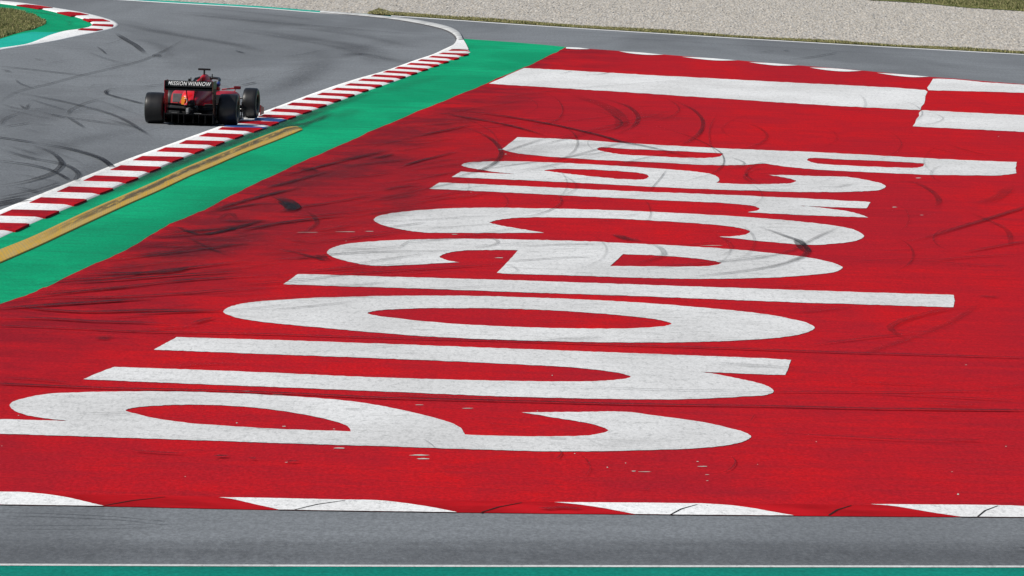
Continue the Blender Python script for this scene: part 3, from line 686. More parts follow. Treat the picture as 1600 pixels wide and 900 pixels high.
mk([(874, 306), (877, 318), (860, 330), (836, 338), (800, 344)], 0.12, 0.52)
mk([(1004, 312), (1014, 324), (1016, 340), (1008, 352)], 0.08, 0.4)
mk([(877, 320), (930, 315), (985, 309), (1040, 303)], 0.10, 0.35)
mk([(1380, 386), (1445, 374), (1487, 361), (1537, 346), (1610, 323)], 0.30, 0.62, 0.5, 0.1)
mk([(1400, 281), (1420, 285), (1440, 292), (1460, 305), (1467, 317), (1460, 327)], 0.34, 0.36)
mk([(1580, 292), (1560, 310), (1520, 322)], 0.5, 0.25); mk([(1500, 330), (1540, 345), (1575, 365), (1580, 390)], 0.30, 0.28)
mk([(1500, 398), (1560, 387), (1620, 376)], 0.24, 0.45); mk([(1440, 412), (1520, 404), (1610, 400)], 0.20, 0.4)
mk([(1400, 409), (1470, 413), (1540, 418), (1610, 419)], 0.20, 0.35)
mk([(1480, 228), (1520, 240), (1560, 248)], 0.26, 0.3); mk([(1450, 232), (1500, 244)], 0.2, 0.2)
mk([(1560, 480), (1520, 483), (1487, 485), (1437, 496), (1405, 506), (1391, 516), (1405, 528), (1425, 537)], 0.30, 0.32)
mk([(1530, 474), (1512, 490), (1487, 505), (1450, 521), (1415, 536)], 0.30, 0.18); mk([(1340, 560), (1380, 545), (1440, 525)], 0.3, 0.2)
mk([(1340, 481), (1290, 487), (1230, 493)], 0.24, 0.3); mk([(1530, 464), (1562, 468)], 0.30, 0.5)
# arcs over the letters c and e
mk([(1180, 354), (1200, 361), (1225, 370), (1250, 380), (1262, 392), (1258, 400), (1240, 409), (1215, 416), (1180, 423)], 0.30, 0.52)
mk([(1246, 374), (1252, 386), (1264, 398)], 0.45, 0.55)
mk([(1330, 352), (1300, 362), (1270, 376), (1240, 392), (1190, 405), (1100, 414), (1020, 422)], 0.22, 0.35)
mk([(1000, 380), (1022, 385), (1035, 393), (1037, 400), (1018, 408), (985, 416)], 0.30, 0.34)
mk([(960, 368), (975, 374), (1000, 380)], 0.40, 0.62)
mk([(790, 387.6), (840, 386), (887, 384), (975, 381)], 0.13, 0.62); mk([(770, 412), (850, 407), (950, 401)], 0.14, 0.55)
mk([(620, 393), (640, 379), (740, 376.5), (840, 373)], 0.12, 0.3)
mk([(480, 440), (525, 433), (600, 427), (675, 422), (740, 418), (800, 413.6)], 0.22, 0.62)
mk([(400, 411), (475, 404.5), (520, 400), (575, 396.6), (675, 394.6), (760, 396)], 0.14, 0.75)
mk([(980, 425), (1060, 417), (1130, 410), (1230, 397)], 0.14, 0.45); mk([(1060, 437), (1130, 430), (1200, 420), (1245, 410)], 0.22, 0.42)
mk([(640, 440), (680, 436), (720, 437)], 0.1, 0.25); mk([(340, 478), (430, 470), (540, 466), (640, 464)], 0.3, 0.3)
# on the red paint at the left, close to the green strip
L = [[(5, 474), (40, 471), (75, 468.4), (175, 467), (275, 462), (350, 455.5), (420, 452)], [(-20, 487), (62, 480.6), (150, 475), (250, 468)],
 [(-20, 499.5), (75, 501), (150, 505.5), (210, 507), (275, 510.5)], [(50, 451.5), (94, 442), (175, 436), (250, 426), (325, 418), (400, 410.6)],
 [(70, 447), (190, 440), (290, 432), (400, 426)], [(110, 432.5), (190, 430), (270, 427), (300, 419)],
 [(205, 386), (260, 388), (330, 386), (400, 383)], [(270, 354), (312, 368), (362, 360), (412, 345.5)], [(225, 377), (270, 372), (330, 366), (400, 350)],
 [(240, 366), (325, 361), (360, 357), (412, 347)], [(330, 334), (362, 327), (400, 321), (442, 319.4)], [(150, 412), (250, 400), (330, 390), (400, 380)],
 [(170, 404), (260, 396), (300, 390), (380, 400)], [(322, 335), (360, 322), (420, 306), (480, 293)], [(400, 300), (450, 287), (520, 268)],
 [(595, 300), (625, 294), (662, 290.6)], [(620, 264), (660, 252), (720, 238)], [(575, 251), (600, 246), (617, 241.6)], [(540, 262), (600, 255), (650, 250)],
 [(430, 280), (500, 262), (560, 248), (600, 240)], [(440, 330), (520, 318), (590, 306)], [(480, 256), (540, 250), (610, 236)],
 [(370, 365), (430, 352), (500, 343), (560, 338)], [(100, 458), (180, 452), (300, 440), (430, 432)], [(20, 470), (130, 458), (240, 448)],
 [(0, 480), (120, 490), (240, 488), (350, 487)], [(200, 494), (290, 490), (350, 488)], [(300, 509), (320, 503), (332, 499)], [(640, 216), (700, 205), (740, 196)]]
for i, q in enumerate(L): mk(q, 0.22 + 0.12 * ((i * 7) % 4) / 3, 0.60 + 0.32 * ((i * 5) % 3) / 2)
mk([(424, 308), (440, 313), (452, 319), (459, 326), (452, 331), (437, 335)], 0.55, 0.9); mk([(440, 316), (452, 324), (455, 330)], 0.5, 0.8)
mk([(475, 330), (490, 340), (495, 350), (480, 362), (455, 372)], 0.26, 0.38); mk([(435, 391), (475, 400), (513, 411)], 0.24, 0.55)
mk([(500, 400), (505, 407), (515, 410)], 0.4, 0.4); mk([(450, 379), (480, 379)], 0.4, 0.3); mk([(345, 346), (380, 348), (412, 346)], 0.5, 0.6)
mk([(340, 346), (360, 335), (370, 345)], 0.25, 0.3); mk([(290, 372), (345, 398), (372, 405)], 0.2, 0.4)
mk([(150, 530), (178, 531)], 0.6, 0.5); mk([(470, 262), (485, 268), (488, 272)], 0.6, 0.4)
# long straight drags
mk([(-20, 511), (75, 514.5), (150, 518), (212, 521), (400, 524.6), (600, 531), (800, 536), (937, 541), (1070, 545), (1200, 549.5), (1325, 554), (1450, 557.4), (1620, 562.4)], 0.15, 0.78, 0.02, 0.02)
mk([(-20, 602), (75, 606), (175, 610), (300, 612.4), (475, 619), (600, 625), (800, 630), (975, 634.5), (1100, 636.6), (1200, 638), (1375, 642), (1620, 644.6)], 0.20, 0.80, 0.02, 0.02)
mk([(0, 593), (50, 596), (120, 603)], 0.16, 0.45); mk([(560, 617), (700, 624), (860, 628), (960, 632)], 0.22, 0.5)
mk([(1130, 617), (1260, 615.6), (1400, 616), (1500, 614.5), (1620, 616.4)], 0.11, 0.66); mk([(1310, 600), (1370, 602), (1460, 605)], 0.14, 0.4)
mk([(1330, 617), (1400, 620), (1475, 623.6), (1620, 631)], 0.11, 0.6); mk([(860, 607), (960, 610), (1080, 613.4), (1190, 613.6)], 0.08, 0.45)
mk([(200, 707), (225, 709.6), (292, 713.6)], 0.16, 0.5); mk([(334, 716), (357, 717.4)], 0.22, 0.75); mk([(388, 720.6), (402, 721)], 0.2, 0.5); mk([(445, 724.6), (466, 726)], 0.2, 0.65)
mk([(1200, 681), (1320, 687), (1440, 692.4), (1540, 693.6)], 0.10, 0.5); mk([(1473, 690), (1541, 693)], 0.12, 0.5)
mk([(873, 705), (877, 711), (872, 718), (860, 722)], 0.05, 0.6); mk([(1141, 715), (1149, 724), (1144, 734), (1125, 744)], 0.05, 0.6)
mk([(905, 712), (918, 724), (922, 736), (912, 750)], 0.06, 0.3); mk([(1180, 650), (1172, 662)], 0.04, 0.5); mk([(660, 689), (673, 697), (680, 704)], 0.04, 0.45)
mk([(850, 687.6), (890, 689)], 0.10, 0.55); mk([(537, 642), (566, 642.8)], 0.12, 0.45); mk([(1000, 768), (1020, 769)], 0.1, 0.5); mk([(1458, 655), (1464, 654.6)], 0.3, 0.5)
mk([(848, 799), (880, 797), (905, 798.6)], 0.22, 0.6, 0, 0)
random.seed(21)
for k in range(46):          # light random scuffs over the whole runoff
    x = random.uniform(-20, 1600); y = random.uniform(150, 770)
    if y < 470 - 0.47 * x + 30: continue
    l = random.uniform(40, 190); sl = random.uniform(-0.14, 0.05) if x < 700 else random.uniform(-0.09, 0.07)
    b = random.uniform(-7, 7)
    mk([(x, y), (x + l * 0.5, y + sl * l * 0.5 + b * 0.5), (x + l, y + sl * l)], random.uniform(0.1, 0.32), random.uniform(0.12, 0.34), 0.4, 0.4)
# fans of fine arcs where cars ran wide over the green strip
for k in range(120):
    f = random.random() ** 1.3
    t = random.random()
    ex, ey = 20 + t * 720, 474 - (20 + t * 720) * 0.455          # a point of the green strip's edge
    x = ex + 15 + f * 330; y = ey + 18 + f * 70
    l = random.uniform(60, 260); sl = -random.uniform(0.02, 0.10) - 0.20 * t * random.random()
    b = random.uniform(-5, 9)
    mk([(x - l * 0.5, y - sl * l * 0.5), (x, y + b * 0.4), (x + l * 0.3, y + sl * l * 0.3 + b * 0.2), (x + l * 0.5, y + sl * l * 0.5)], random.uniform(0.10, 0.26), random.uniform(0.18, 0.55) * (1 - 0.4 * f), 0.3, 0.3)
for k in range(34):          # arcs that bend back, over the first letters
    x = random.uniform(700, 1480); y = random.uniform(150, 430)
    h = random.uniform(14, 40); b = random.uniform(8, 34) * (1 if random.random() < 0.8 else -1)
    mk([(x - b * 1.6, y - h), (x, y - h * 0.45), (x + b * 0.35, y), (x, y + h * 0.4), (x - b * 1.9, y + h)], random.uniform(0.07, 0.2), random.uniform(0.14, 0.36), 0.3, 0.3)
for k in range(40):          # nearly straight fine drags over the letters
    x = random.uniform(480, 1400); y = random.uniform(220, 560)
    l = random.uniform(60, 240); sl = random.uniform(-0.13, 0.03)
    mk([(x, y), (x + l * 0.5, y + sl * l * 0.5 + random.uniform(-2, 2)), (x + l, y + sl * l)], random.uniform(0.07, 0.16), random.uniform(0.16, 0.42), 0.35, 0.35)
for k in range(44):          # and over the track
    x = random.uniform(-10, 520); y = random.uniform(60, 300)
    if y > 330 - 0.42 * x - 14: continue
    l = random.uniform(30, 120); sl = random.uniform(-0.25, 0.35)
    mk([(x, y), (x + l * 0.5, y + sl * l * 0.5 + random.uniform(-4, 4)), (x + l, y + sl * l)], random.uniform(0.12, 0.3), random.uniform(0.10, 0.28), 0.4, 0.4)
HAZE = []      # broad worn-in bands
def hz(pts, w, s): HAZE.append((pts, w, s * 0.62 if s < 0.7 else s * 0.8, 0.3, 0.3))
hz([(190, 36), (225, 45), (275, 55), (325, 63), (375, 72), (420, 84)], 1.0, 0.42)
hz([(380, 45), (475, 60), (550, 72), (625, 95)], 1.6, 0.36); hz([(250, 14), (400, 32), (520, 48), (640, 62)], 2.6, 0.22)
hz([(530, 92), (560, 84), (600, 92), (628, 99)], 0.9, 0.42); hz([(440, 150), (470, 120), (480, 100), (460, 84)], 1.2, 0.18)
hz([(200, 60), (250, 72), (262, 85), (240, 96)], 0.7, 0.25); hz([(440, 70), (500, 84), (505, 104), (430, 140), (330, 170)], 1.2, 0.26); hz([(300, 40), (420, 56), (560, 84), (590, 104)], 0.7, 0.28); hz([(420, 40), (560, 56), (660, 76), (690, 74)], 0.9, 0.24); hz([(-20, 260), (60, 240), (150, 215), (260, 196)], 1.0, 0.2)
hz([(-20, 200), (60, 180), (140, 170), (230, 178)], 3.0, 0.18); hz([(-20, 320), (60, 298), (120, 280), (200, 240)], 1.5, 0.25)
hz([(40, 352), (150, 309), (250, 266), (330, 236), (420, 203), (500, 173), (560, 152), (600, 139)], 0.75, 0.80)
hz([(390, 204), (440, 200), (490, 190), (520, 176)], 0.36, 0.75); hz([(560, 150), (600, 145), (640, 132), (700, 118)], 0.8, 0.20)
hz([(500, 190), (540, 178), (560, 168)], 0.8, 0.25); hz([(420, 207), (455, 202), (476, 198), (488, 190)], 0.22, 0.6)
hz([(-20, 500), (140, 440), (300, 370), (440, 300), (560, 246), (660, 205), (760, 168), (860, 130)], 2.4, 0.34)
hz([(0, 520), (200, 470), (400, 400), (560, 320), (700, 240), (900, 190)], 4.0, 0.22)
hz([(160, 440), (300, 400), (430, 350)], 1.4, 0.35); hz([(420, 300), (520, 272), (640, 240)], 1.3, 0.25)
hz([(640, 290), (620, 330), (560, 352), (470, 350)], 0.8, 0.22); hz([(900, 165), (1000, 180), (1100, 195)], 3.0, 0.16)
hz([(860, 232), (820, 240), (760, 255), (700, 268)], 1.2, 0.22)
hz([(1000, 226), (900, 228), (830, 236)], 1.6, 0.25)
hz([(0, 40), (60, 27), (90, 27)], 0.2, 0.0)
hz([(10, 14), (60, 20), (100, 27)], 0.35, 0.45); hz([(90, 30), (110, 36), (108, 42)], 0.3, 0.25)
hz([(-900, 866), (400, 868), (900, 869), (2500, 872)], 3.2, 0.42); hz([(-100, 846), (500, 850), (1700, 852)], 0.5, 0.15)
hz([(720, 48), (900, 56), (1200, 74), (1600, 98)], 1.2, 0.18); hz([(720, 40), (1000, 56), (1300, 72), (1600, 89)], 1.0, 0.16)

def ribbons(name, items, mat, z0, levels, soft):
    V = []; F = []; A = []
    for k, (pts, w, s, t0, t1) in enumerate(items):
        px = spline(pts, closed=False, n=6)
        C = [P(x, y) for x, y in px]
        n = len(C); z = z0 + (k % levels) * 0.0005
        cross = [(-0.85, 0.0), (-0.72, 0.95), (-0.3, 0.9), (0.25, 0.75), (0.68, 1.0), (0.82, 0.0)] if not soft else [(-1.0, 0.0), (-0.6, 0.45), (-0.2, 1.0), (0.2, 1.0), (0.6, 0.45), (1.0, 0.0)]
        base = len(V)
        ln = [0.0]
        for a, b in zip(C, C[1:]): ln.append(ln[-1] + (b - a).length)
        tot = ln[-1]
        for i, c in enumerate(C):
            d = (C[min(i + 1, n - 1)] - C[max(i - 1, 0)]); d.z = 0; d.normalize()
            nr = Vector((-d.y, d.x, 0))
            f = ln[i] / tot
            e = 1.0
            if t0 > 0: e *= min(1.0, f / t0)
            if t1 > 0: e *= min(1.0, (1 - f) / t1)
            ww = w * 0.5 * (0.55 + 0.45 * e) * (1.35 * (0.38 + 0.62 * abs(d.x)) if not soft else 1.0)
            for u, a in cross:
                V.append((c.x + nr.x * u * ww, c.y + nr.y * u * ww, z + 0.0004 * f)); A.append(a * s * e)
        M = len(cross)
        for i in range(n - 1):
            for j in range(M - 1):
                F.append((base + i * M + j, base + i * M + j + 1, base + (i + 1) * M + j + 1, base + (i + 1) * M + j)[::-1])
    o = mesh_obj(name, V, F, mat)
    at = o.data.attributes.new('cover', 'FLOAT', 'POINT'); at.data.foreach_set('value', np.array(A, dtype=np.float32))
    return o
tag(ribbons('rubber_haze', [h for h in HAZE if h[2] > 0], M_RUBS, 0.0175, 12, True), 'dull dark rubber worn into the track and the painted ground in broad bands', 'rubber', kind='stuff')
tag(ribbons('tyre_marks', MARKS, M_RUB, 0.026, 24, False), 'tangle of black skid marks curving over track and red runoff', 'tyre marks', kind='stuff')

# bare chips where the red paint has flaked off, and loose pebbles
def bits(name, items, mat, z):
    V = []; F = []
    for (x, y, w, h) in items:
        n = 9; b = len(V)
        for i in range(n):
            a = 2 * math.pi * i / n; r = random.uniform(0.6, 1.1)
            V.append(P(x + math.cos(a) * w * r, y + math.sin(a) * h * r, z))
        F.append(tuple(range(b, b + n))[::-1])
    o = mesh_obj(name, V, F, mat)
    bm = bmesh.new(); bm.from_mesh(o.data)
    for f in bm.faces:
        if f.normal.z < 0: f.normal_flip()
    bm.to_mesh(o.data); bm.free(); return o
chips = [(530, 700, 9, 1.0), (655, 711, 17, 1.1), (660, 716.6, 12, 0.9), (655, 632.4, 8, 0.4), (732, 637.8, 10, 0.5), (1090, 721, 2, 0.6), (1098, 728.6, 9, 0.5), (1105, 741.6, 4, 0.4), (990, 736, 4, 0.5), (1007, 737, 10, 0.5), (1435, 278, 5, 0.5), (1398, 323.6, 5, 0.6), (1440, 336, 4, 0.4), (780, 402.6, 8, 0.6), (577, 361.4, 9, 0.5), (710, 366, 5, 0.5), (1110, 383.4, 18, 0.35), (540, 362, 22, 0.4), (480, 363, 16, 0.4), (384, 611, 8, 0.4), (434, 616, 10, 0.4), (444, 666, 3.6, 0.7), (370, 660.6, 1.8, 0.9), (1497, 772, 2.2, 1.2), (949, 730, 1.4, 0.8), (898, 708.6, 1.4, 0.6), (522, 670.2, 2.4, 0.5), (782, 233.6, 4, 0.7), (790, 240.6, 2, 0.5), (736, 300, 1, 0.4)]
random.seed(5)
for k in range(26):
    x = random.uniform(0, 1600); y = random.uniform(200, 770)
    if y < 480 - 0.47 * x + 20: continue
    s_ = 0.5 + y / 900.0
    chips.append((x, y, random.uniform(0.7, 2.2) * s_, random.uniform(0.25, 0.5) * s_))
ch = bits('paint_chips', chips, plain('bare_chip', (0.52, 0.50, 0.46), 0.9, 0.1, sc=4), 0.0125)
tag(ch, 'small pale chips where the red paint has flaked', 'paint chips', kind='stuff')
# give each kerb's Empty a place on the ground under it
for root, loc in ((kerb, P(300, 228)), (wk, P(700, 48)), (ik, P(150, 36)), (bk, P(800, 792)), (tk, P(1200, 100))):
    root.location = loc
    for ch_ in root.children: ch_.matrix_parent_inverse = Matrix.Translation(-loc)

# ------------------------------------------------------------------ the racing car (x right, y forward, z up, origin under the rear axle)
CAR = P(299.5, 194.6); YAW = R(4.4)
car = empty('racing_car', CAR, -YAW)
tag(car, 'red and black open-wheel racing car seen from behind, riding the kerb with its right wheels', 'racing car')
def gloss(name, col, rough=0.25, spec=0.5, coat=0.6, metal=0.0):
    n = NT(name); m = n.out(col, rough, spec, metal); n.b.inputs['Coat Weight'].default_value = coat
    n.b.inputs['Coat Roughness'].default_value = 0.12; return m
C_RED = gloss('car_red_paint', (0.40, 0.006, 0.014), 0.40, 0.2, 0.08)
C_DRED = gloss('car_dark_red_paint', (0.20, 0.006, 0.016), 0.45, 0.2, 0.05)
C_BLACK = gloss('carbon_black', (0.010, 0.010, 0.012), 0.45, 0.25, 0.15)
C_MATT = plain('matt_carbon', (0.014, 0.014, 0.015), 0.7, 0.15, var=0.2)
C_GREY = plain('dull_metal', (0.30, 0.30, 0.30), 0.5, 0.4, 0.4)
C_DGREY = plain('dark_heat_shield', (0.09, 0.095, 0.10), 0.6, 0.3)
C_ORANGE = gloss('orange_sunlit_patch', (0.95, 0.36, 0.04), 0.5, 0.3, 0.1)  # sunlit red bodywork, the light put into the colour
C_WHITE = plain('white_lettering', (0.82, 0.82, 0.82), 0.5, 0.3, var=0.02)
C_BLUE = gloss('blue_helmet_paint', (0.03, 0.06, 0.28), 0.3, 0.4, 0.4)
C_BRONZE = gloss('brown_endplate', (0.085, 0.050, 0.038), 0.6, 0.1, 0.0)  # dark brown, on the right endplate alone
def tyre_mat():
    n = NT('tyre_rubber')
    sep = n.n.new('ShaderNodeSeparateXYZ'); n.l.new(n.co.outputs['Object'], sep.inputs[0])
    v = n.ramp(n.noise((22, 2, 2), 4, 0.7), 0.3, 0.7)
    c = n.mix(v, (0.009, 0.009, 0.010), (0.017, 0.0165, 0.017))
    return n.out(c, 0.40, 0.42)
C_TYRE = tyre_mat()
C_BAND = plain('tyre_band', (0.22, 0.26, 0.24), 0.7, 0.2)

def cmesh(name, V, F, mat, parent=None, smooth=False, bevel=0.0):
    o = mesh_obj(name, V, F, mat, parent or car, smooth)
    bm = bmesh.new(); bm.from_mesh(o.data); bmesh.ops.recalc_face_normals(bm, faces=bm.faces)
    bm.to_mesh(o.data); bm.free()
    if bevel > 0:
        m = o.modifiers.new('bevel', 'BEVEL'); m.width = bevel; m.segments = 2; m.limit_method = 'ANGLE'
    return o
def cboxv(c, s, rot=None):
    V = []
    for sx in (-1, 1):
        for sy in (-1, 1):
            for sz in (-1, 1):
                v = Vector((sx * s[0] / 2, sy * s[1] / 2, sz * s[2] / 2))
                if rot: v = rot @ v
                V.append(v + Vector(c))
    F = [(0, 1, 3, 2), (4, 6, 7, 5), (0, 4, 5, 1), (2, 3, 7, 6), (0, 2, 6, 4), (1, 5, 7, 3)]
    return V, F
class G:
    def __init__(s): s.V = []; s.F = []
    def add(s, V, F):
        b = len(s.V); s.V += [tuple(v) for v in V]; s.F += [tuple(i + b for i in f) for f in F]; return s
    def box(s, c, sz, rot=None): return s.add(*cboxv(c, sz, rot))
    def tube(s, pts, r, n=10):
        pts = [Vector(p) for p in pts]; V = []; F = []
        for i, p in enumerate(pts):
            d = (pts[min(i + 1, len(pts) - 1)] - pts[max(i - 1, 0)]).normalized()
            a = d.orthogonal().normalized(); b = d.cross(a)
            if i > 0:
                a = (pa - d * pa.dot(d)).normalized(); b = d.cross(a)
            pa = a
            rr = r[i] if isinstance(r, (list, tuple)) else r
            for k in range(n): V.append(p + (a * math.cos(2 * math.pi * k / n) + b * math.sin(2 * math.pi * k / n)) * rr)
        for i in range(len(pts) - 1):
            for k in range(n): F.append((i * n + k, i * n + (k + 1) % n, (i + 1) * n + (k + 1) % n, (i + 1) * n + k))
        F.append(tuple(range(n))); F.append(tuple(range((len(pts) - 1) * n, len(pts) * n)))
        return s.add(V, F)
    def panel(s, poly, t, axis=0):
        """flat polygon (two coordinates) thickened along an axis; poly of (x, y, z)"""
        n = len(poly); off = [0, 0, 0]; off[axis] = t
        V = [Vector(p) for p in poly] + [Vector(p) + Vector(off) for p in poly]
        F = [tuple(range(n)), tuple(range(n, 2 * n))[::-1]] + [(i, (i + 1) % n, n + (i + 1) % n, n + i) for i in range(n)]
        return s.add(V, F)
    def obj(s, name, mat, parent=None, smooth=False, bevel=0.0): return cmesh(name, s.V, s.F, mat, parent, smooth, bevel)
def loft(secs, n=28, cap=True):
    """secs: (y, cx, z low, z high, half width, squareness)"""
    V = []; F = []
    for (y, cx, z0, z1, hw, e) in secs:
        for k in range(n):
            a = 2 * math.pi * k / n
            c, s_ = math.cos(a), math.sin(a)
            V.append((cx + hw * math.copysign(abs(c) ** e, c), y, (z0 + z1) / 2 + (z1 - z0) / 2 * math.copysign(abs(s_) ** e, s_)))
    for i in range(len(secs) - 1):
        for k in range(n): F.append((i * n + k, i * n + (k + 1) % n, (i + 1) * n + (k + 1) % n, (i + 1) * n + k))
    if cap: F.append(tuple(range(n))); F.append(tuple(range((len(secs) - 1) * n, len(secs) * n)))
    return V, F

# wheels
def wheel(x, y, z, w, r, side, steer=0.0):
    piv = Matrix.Translation((x, y, z)) @ Matrix.Rotation(steer, 4, 'Z')
    def lathe(prof, n=56):
        V = []; F = []
        for k in range(n):
            a = 2 * math.pi * k / n
            for (u, rr) in prof: V.append((u, rr * math.cos(a), rr * math.sin(a)))
        M = len(prof)
        for k in range(n):
            for j in range(M - 1): F.append((k * M + j, k * M + j + 1, ((k + 1) % n) * M + j + 1, ((k + 1) % n) * M + j))
        return V, F
    h = w / 2
    root = bpy.data.objects.new('wheel', None); COL.objects.link(root); root.parent = car; root.matrix_local = piv
    prof = [(-h * 0.80, 0.170), (-h * 0.98, 0.200), (-h * 1.0, r * 0.80), (-h * 0.97, r * 0.92), (-h * 0.90, r * 0.965), (-h * 0.78, r * 0.988), (-h * 0.4, r), (0, r * 1.003), (h * 0.4, r), (h * 0.78, r * 0.988), (h * 0.90, r * 0.965), (h * 0.97, r * 0.92), (h * 1.0, r * 0.80), (h * 0.98, 0.200), (h * 0.80, 0.170)]
    cmesh('tyre', *lathe(prof, 72), C_TYRE, root, True)
    cmesh('rim', *lathe([(-h * 0.85, 0.180), (-h * 0.75, 0.168), (0, 0.155), (h * 0.70 * side if side > 0 else h * 0.7, 0.168), (h * 0.85, 0.182)]), C_BLACK, root, True)
    g_ = G()
    for k in range(10):
        a = 2 * math.pi * k / 10
        g_.box((side * h * 0.55, 0.10 * math.cos(a), 0.10 * math.sin(a)), (0.02, 0.15, 0.022), Matrix.Rotation(a, 3, 'X'))
    g_.tube([(side * h * 0.2, 0, 0), (side * h * 0.75, 0, 0)], 0.045, 16)
    g_.obj('spokes', C_DGREY, root)
    q = side * h
    V, F = lathe([(q * 1.001, r * 0.80), (q * 1.012, r * 0.815), (q * 1.008, r * 0.85), (q * 0.998, r * 0.855)])
    cmesh('sidewall_band', V, F, C_BAND, root, True)
    g2 = G().tube([(-side * h * 0.9, 0, 0), (-side * h * 0.2, 0, 0)], [0.14, 0.15], 24)
    g2.obj('brake_drum', C_MATT, root, True)
    return root
wheel(-0.7975, 0, 0.338, 0.405, 0.335, -1); wheel(0.7975, 0, 0.352, 0.405, 0.335, 1)
wheel(-0.8475, 3.68, 0.336, 0.305, 0.333, -1, R(-3)); wheel(0.8475, 3.68, 0.352, 0.305, 0.333, 1, R(-3))

# bodywork
V, F = loft([(-0.12, 0, 0.34, 0.50, 0.06, 0.9), (0.1, 0, 0.30, 0.56, 0.11, 0.85), (0.5, 0, 0.24, 0.66, 0.17, 0.8), (0.9, 0, 0.20, 0.76, 0.21, 0.8), (1.3, 0, 0.15, 0.85, 0.235, 0.8), (1.7, 0, 0.12, 0.91, 0.24, 0.85), (1.98, 0, 0.10, 0.955, 0.25, 0.9), (2.12, 0, 0.10, 0.93, 0.26, 0.9), (2.2, 0, 0.10, 0.66, 0.30, 0.7), (2.6, 0, 0.08, 0.60, 0.33, 0.6), (3.0, 0, 0.08, 0.58, 0.28, 0.6)])
cmesh('engine_cover', V, F, C_RED, None, True)
# airbox roll hoop: triangular top
g_ = G()
V, F = loft([(1.55, 0, 0.80, 0.955, 0.045, 1.0), (1.85, 0, 0.76, 1.0, 0.085, 1.0), (2.12, 0, 0.74, 1.02, 0.115, 1.0), (2.22, 0, 0.78, 1.01, 0.10, 1.0)])
cmesh('airbox', V, F, C_RED, None, True)
g_ = G().panel([(0.0, 0.05, 0.54), (0.0, 0.55, 0.86), (0.0, 1.2, 0.95), (0.0, 1.7, 0.98), (0.0, 1.7, 0.80), (0.0, 0.9, 0.62)], 0.012)
g_.obj('shark_fin', C_RED)
G().box((0, 1.98, 1.125), (0.27, 0.07, 0.042)).box((0, 1.98, 1.06), (0.035, 0.06, 0.12)).obj('camera_pod', C_BLACK, None, False, 0.006)
G().box((-0.155, 2.0, 0.925), (0.09, 0.10, 0.028)).tube([(-0.13, 2.0, 0.92), (-0.07, 2.0, 0.90)], 0.012).obj('roll_hoop_winglet', C_BLACK)
G().tube([(0.16, 2.15, 0.90), (0.155, 2.15, 1.0)], 0.008, 6).box((0.155, 2.15, 0.995), (0.02, 0.02, 0.05)).obj('antenna', C_BLACK)
G().tube([(-0.155, 0.9, 0.80), (-0.155, 0.9, 0.985)], 0.010, 6).tube([(-0.155, 0.9, 0.80), (-0.10, 0.9, 0.72)], 0.012, 6).obj('antenna', C_BLACK)
for s in (-1, 1):
    V, F = loft([(0.22, s * 0.13, 0.20, 0.44, 0.09, 0.75), (0.7, s * 0.20, 0.16, 0.52, 0.16, 0.7), (1.2, s * 0.31, 0.11, 0.60, 0.24, 0.65), (1.7, s * 0.40, 0.08, 0.66, 0.29, 0.6), (2.15, s * 0.44, 0.07, 0.67, 0.30, 0.55), (2.45, s * 0.46, 0.10, 0.655, 0.29, 0.5), (2.6, s * 0.46, 0.20, 0.64, 0.27, 0.5)], 24)
    o = cmesh('sidepod', V, F, C_RED, None, True)
    V2, F2 = loft([(0.16, s * 0.13, 0.10, 0.41, 0.13, 0.6), (0.7, s * 0.21, 0.08, 0.43, 0.20, 0.6), (1.2, s * 0.33, 0.07, 0.43, 0.27, 0.6), (1.7, s * 0.42, 0.065, 0.40, 0.30, 0.6), (2.3, s * 0.46, 0.065, 0.30, 0.30, 0.6)], 24)
    cmesh('lower_bodywork', V2, F2, C_MATT, None, True)
    G().box((s * 0.46, 2.603, 0.42), (0.40, 0.012, 0.26)).obj('air_intake', C_MATT, o)
    # dark panel over the rear of the sidepod, grey left, black right
    G().box((s * 0.43, 0.80, 0.53), (0.20, 0.03, 0.20), Matrix.Rotation(R(-18), 3, 'X')).obj('dark_side_panel', C_DGREY if s < 0 else C_MATT, None, False, 0.01)
# left flank along the engine cover: sunlight painted in brighter red and orange, pinstripes
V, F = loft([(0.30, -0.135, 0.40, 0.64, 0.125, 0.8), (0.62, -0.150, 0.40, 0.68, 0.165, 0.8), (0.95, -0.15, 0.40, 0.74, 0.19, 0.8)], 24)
cmesh('sunlit_flank', V, F, gloss('sunlit_red_paint', (0.62, 0.012, 0.02), 0.4, 0.3, 0.1), None, True)  # lighter copy of the car red, standing in for sun on this side
g_ = G()
def patch(cx, cz, pts, y):
    V = [(cx + a, y, cz + b) for a, b in pts]; n = len(V)
    return V, [tuple(range(n))]
fl = G(); fl.add(*patch(-0.225, 0.50, [(-0.055, -0.08), (0.005, -0.09), (0.02, -0.03), (0.045, 0.03), (0.03, 0.085), (-0.02, 0.09), (-0.05, 0.03)], 0.283))
fl.obj('orange_sunlit_patch', C_ORANGE)  # patch of sunlight on the flank, painted orange
ws = G().tube([(-0.215, 0.28, 0.535), (-0.17, 0.28, 0.55), (-0.145, 0.28, 0.515), (-0.16, 0.28, 0.455), (-0.19, 0.28, 0.42)], 0.006, 6)
ws.tube([(-0.15, 0.28, 0.40), (-0.11, 0.28, 0.43), (-0.08, 0.28, 0.44), (-0.04, 0.28, 0.49)], 0.006, 6); ws.obj('white_pinstripe', C_WHITE)

